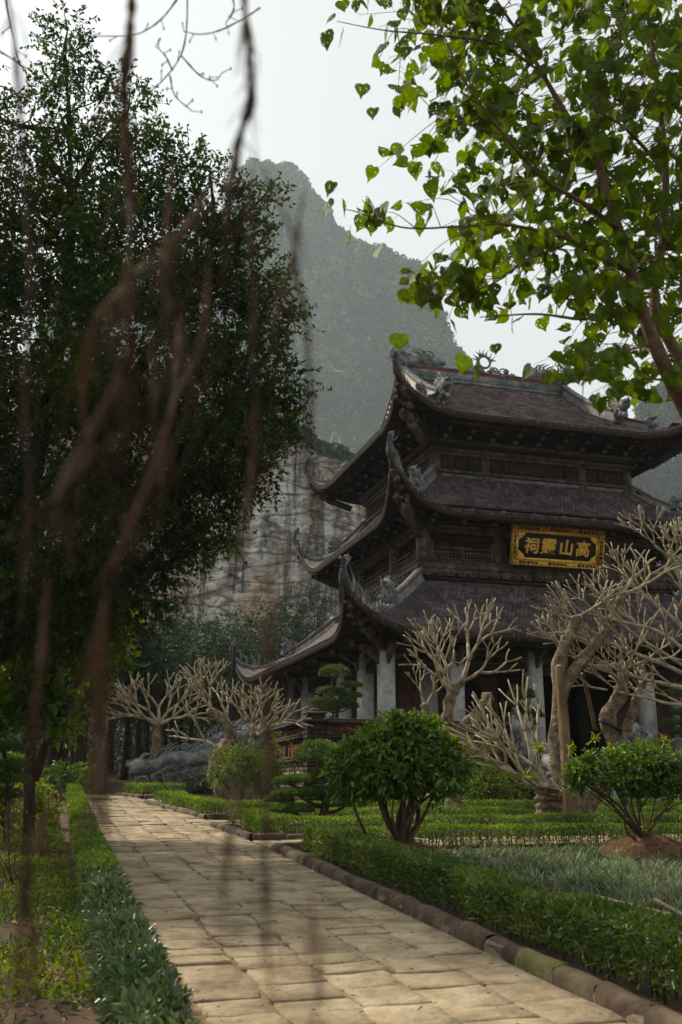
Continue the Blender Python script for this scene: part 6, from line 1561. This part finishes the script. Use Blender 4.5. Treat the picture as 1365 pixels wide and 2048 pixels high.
for k in range(4):
    q = MB(); leaves(q, np.zeros((1, 3)), np.array([[1., 0, 0]]), np.zeros(1), 1.0, .92+.06*k, 'heart'); V = q.v[0]
    V[:, 2] += .10*(V[:, 0]**2)*(-1 if k % 2 else 1)*(.3+.4*rng.random())+.04*np.sin(V[:, 1]*7+k); V[:, 1] += .05*np.sin(V[:, 0]*3+k)
    me = q.data('leaf', smooth=False); me.materials.append(mt['bodhileaf_near']); variants.append((me, V, q.f[3][0]))
vis = 0
for i in order:
    p, d = LP[i], LD[i]/np.linalg.norm(LD[i]); D, Sd, Nn = frame(d[None], rng.normal(size=1)*1.4); s = .074+.05*rng.random()
    me, V, F = variants[i % 4]
    Mx = np.stack([D[0], Sd[0], Nn[0]], 1)
    inview = -0.34 < ((p[0]*CT-p[1]*ST)/(p[0]*ST+p[1]*CT)) < .36
    if vis < 300 and inview:
        o = bpy.data.objects.new('leaf', me); C.objects.link(o); o.parent = bt
        o.matrix_basis = Matrix.Translation(Vector(p-ORG[bt])) @ Matrix((Mx*s).tolist()).to_4x4(); vis += 1
    else: rest.add(p+(V@Mx.T)*s, F)
rest.build('leaf', mt['bodhileaf'], bt, kind='stuff')

# ================================================================ NEAR TWIGS AND HANGING ROOTS
def twigset(label, lines, Y, r, buds=True):
    t = thing('bare_twig', label, 'twig', at(*lines[0][0], Y), 'bare budding twigs hanging in at the top'); mb = MB()
    for L_ in lines:
        P = curve([at(x, y, Y+.03*rng.normal()) for x, y in L_], 20); mb.tube(P, np.linspace(r, r*.5, 20)*(1+.15*rng.normal(size=20)), 5, lump=.1)
        for i in (6, 11, 16, 19):
            q = P[i]+rdir(1, .3)[0]*.035; mb.tube([P[i], q], [r*.5, r*.4], 4); mb.blob(q, (r*.85, r*.85, r*2.4), i, .1, 6, 5)
    mb.build('stem', mt['twig'], t)
twigset('thin budding twig curving down at the top, between the thick root and the sky', [[(375, -10), (373, 60), (362, 110), (335, 150), (300, 185)], [(362, 110), (400, 150), (430, 160), (445, 145)], [(345, 140), (330, 110), (312, 92)], [(340, 150), (350, 190), (385, 222)]], 3.0, .0035)
twigset('long thin twig crossing the sky from the top to the dark hanging root', [[(520, 15), (490, 35), (440, 60), (400, 68), (368, 62)], [(360, -10), (330, 30), (300, 55), (262, 70), (180, 72)], [(465, -10), (468, 20), (452, 45)]], 2.8, .0032)
twigset('short twig entering at the left edge of the sky', [[(-10, 95), (25, 118), (55, 138)], [(10, -10), (18, 40), (40, 130)]], 2.8, .0035)
roots = [ # label, depth, radius, points
 ('thick brown aerial root nearest the left edge', .62, .0048, [(12, -20), (30, 90), (45, 330), (60, 560), (50, 800), (60, 1000), (35, 1300)]),
 ('aerial root crossing the lower left shrubs', .60, .0042, [(95, 1160), (80, 1350), (60, 1560), (45, 1800), (30, 2060)]),
 ('dark aerial root dropping from the top left of the sky into the evergreen', .95, .0042, [(265, -20), (260, 60), (252, 160), (252, 260), (262, 380), (262, 470)]),
 ('broad rusty aerial root through the middle of the evergreen', .52, .0060, [(262, 470), (250, 600), (255, 700), (225, 780), (160, 900), (120, 1000), (150, 1150)]),
 ('rusty aerial root slanting left across the evergreen', .58, .0042, [(430, 360), (380, 440), (310, 510), (260, 560), (190, 640), (165, 760), (170, 900)]),
 ('knotted dark aerial root hanging before the sky beside the mountain', .90, .0040, [(488, -20), (495, 80), (505, 160), (490, 240), (470, 310), (458, 390), (452, 410)]),
 ('brown aerial root at the right edge of the evergreen', .62, .0046, [(505, 330), (498, 460), (510, 600), (505, 700), (515, 820), (505, 950), (480, 1060)]),
 ('wispy aerial root hanging in front of the misty mountain', .62, .0036, [(610, 380), (592, 470), (590, 530), (612, 640), (620, 780), (615, 900), (625, 1010)]),
 ('short curved root wisp left of the mountain mist', .62, .0026, [(525, 340), (550, 390), (575, 440), (590, 510), (560, 590), (540, 650)]),
 ('pale bent aerial root with a light knee in the evergreen', .95, .0030, [(345, 330), (335, 450), (335, 570), (360, 630), (355, 760), (330, 900), (325, 1020)]),
 ('tan aerial root falling between the bent root and the evergreen edge', .60, .0034, [(420, 500), (410, 620), (395, 700), (350, 800), (300, 960), (240, 1060)]),
 ('thin aerial root over the centre of the evergreen', .58, .0032, [(300, 640), (310, 800), (295, 950), (250, 1080), (190, 1180)]),
 ('long vertical aerial root hanging over the path centre', .56, .0034, [(545, 1080), (540, 1250), (535, 1450), (532, 1650), (530, 1830), (545, 2000)]),
 ('root tip ending above the kerb of the second bed', .60, .0034, [(478, 1560), (462, 1640), (447, 1705)]),
 ('dark aerial root over the wood at the far path end', .58, .0058, [(215, 1160), (205, 1300), (208, 1450), (205, 1570), (215, 1680)]),
 ('second root strand over the far path end', .60, .0035, [(185, 1280), (192, 1450), (188, 1600), (198, 1660)]),
 ('leaning aerial root low over the left lawn', .62, .0036, [(120, 1580), (80, 1660), (55, 1790), (70, 1900), (40, 2050)]),
 ('faint root strand left of the long central one', .55, .0024, [(620, 1780), (635, 1900), (640, 2010)]),
 ('brown root strand crossing the lower evergreen branches', .58, .0036, [(10, 1090), (110, 1000), (200, 900), (260, 850)]),
]
for lab, Y, r, pts in roots:
    near = Y < .8; Y = Y*1.4 if near else Y
    t = thing('hanging_root', lab, 'aerial root', at(*pts[0], Y), 'aerial roots hanging close to the viewer'); mb = MB()
    P = curve([at(x, y, Y+.02*rng.normal()) for x, y in pts], 34); r *= .46 if near else 1.05; rr = r*np.clip(1+.18*rng.normal(size=34), .6, 1.5); rr[-5:] *= np.linspace(.9, .3, 5); rr[:3] *= [.5, .7, .9] if pts[0][1] > 0 else 1
    mb.tube(P, rr, 7, lump=.2); mb.build('strand', mt['root'], t, smooth=True)
    mb = MB()
    off = rng.normal(size=3)*.006; mb.tube(P[3:-4]+off+.004*np.sin(np.arange(27)*.7)[:, None]*np.array([1, .3, 0]), r*.38, 5)
    for i in range(18): s = P[rng.integers(2, 30)]; q = s+np.array([rng.normal()*.018, rng.normal()*.01, -.04-.09*rng.random()]); mb.tube(curve([s, (s+q)/2+rng.normal(size=3)*.004, q], 5), [r*.3, r*.25, r*.2, r*.15, r*.1], 4)
    mb.build('rootlets', mt['root'], t, kind='stuff')

# ================================================================ HAZE
hz = bpy.data.materials.new('haze_air'); hz.use_nodes = True; N = hz.node_tree.nodes; N.remove(N['Principled BSDF'])
pvv = N.new('ShaderNodeVolumePrincipled'); pvv.inputs['Color'].default_value = (.80, .92, 1.0, 1); pvv.inputs['Density'].default_value = .00019; pvv.inputs['Anisotropy'].default_value = .3
hz.node_tree.links.new(pvv.outputs[0], N['Material Output'].inputs['Volume'])
hb = MB().box((-1500, -150, -1.3), (1500, 1600, 900)).build('haze', hz); hb['kind'] = 'stuff'
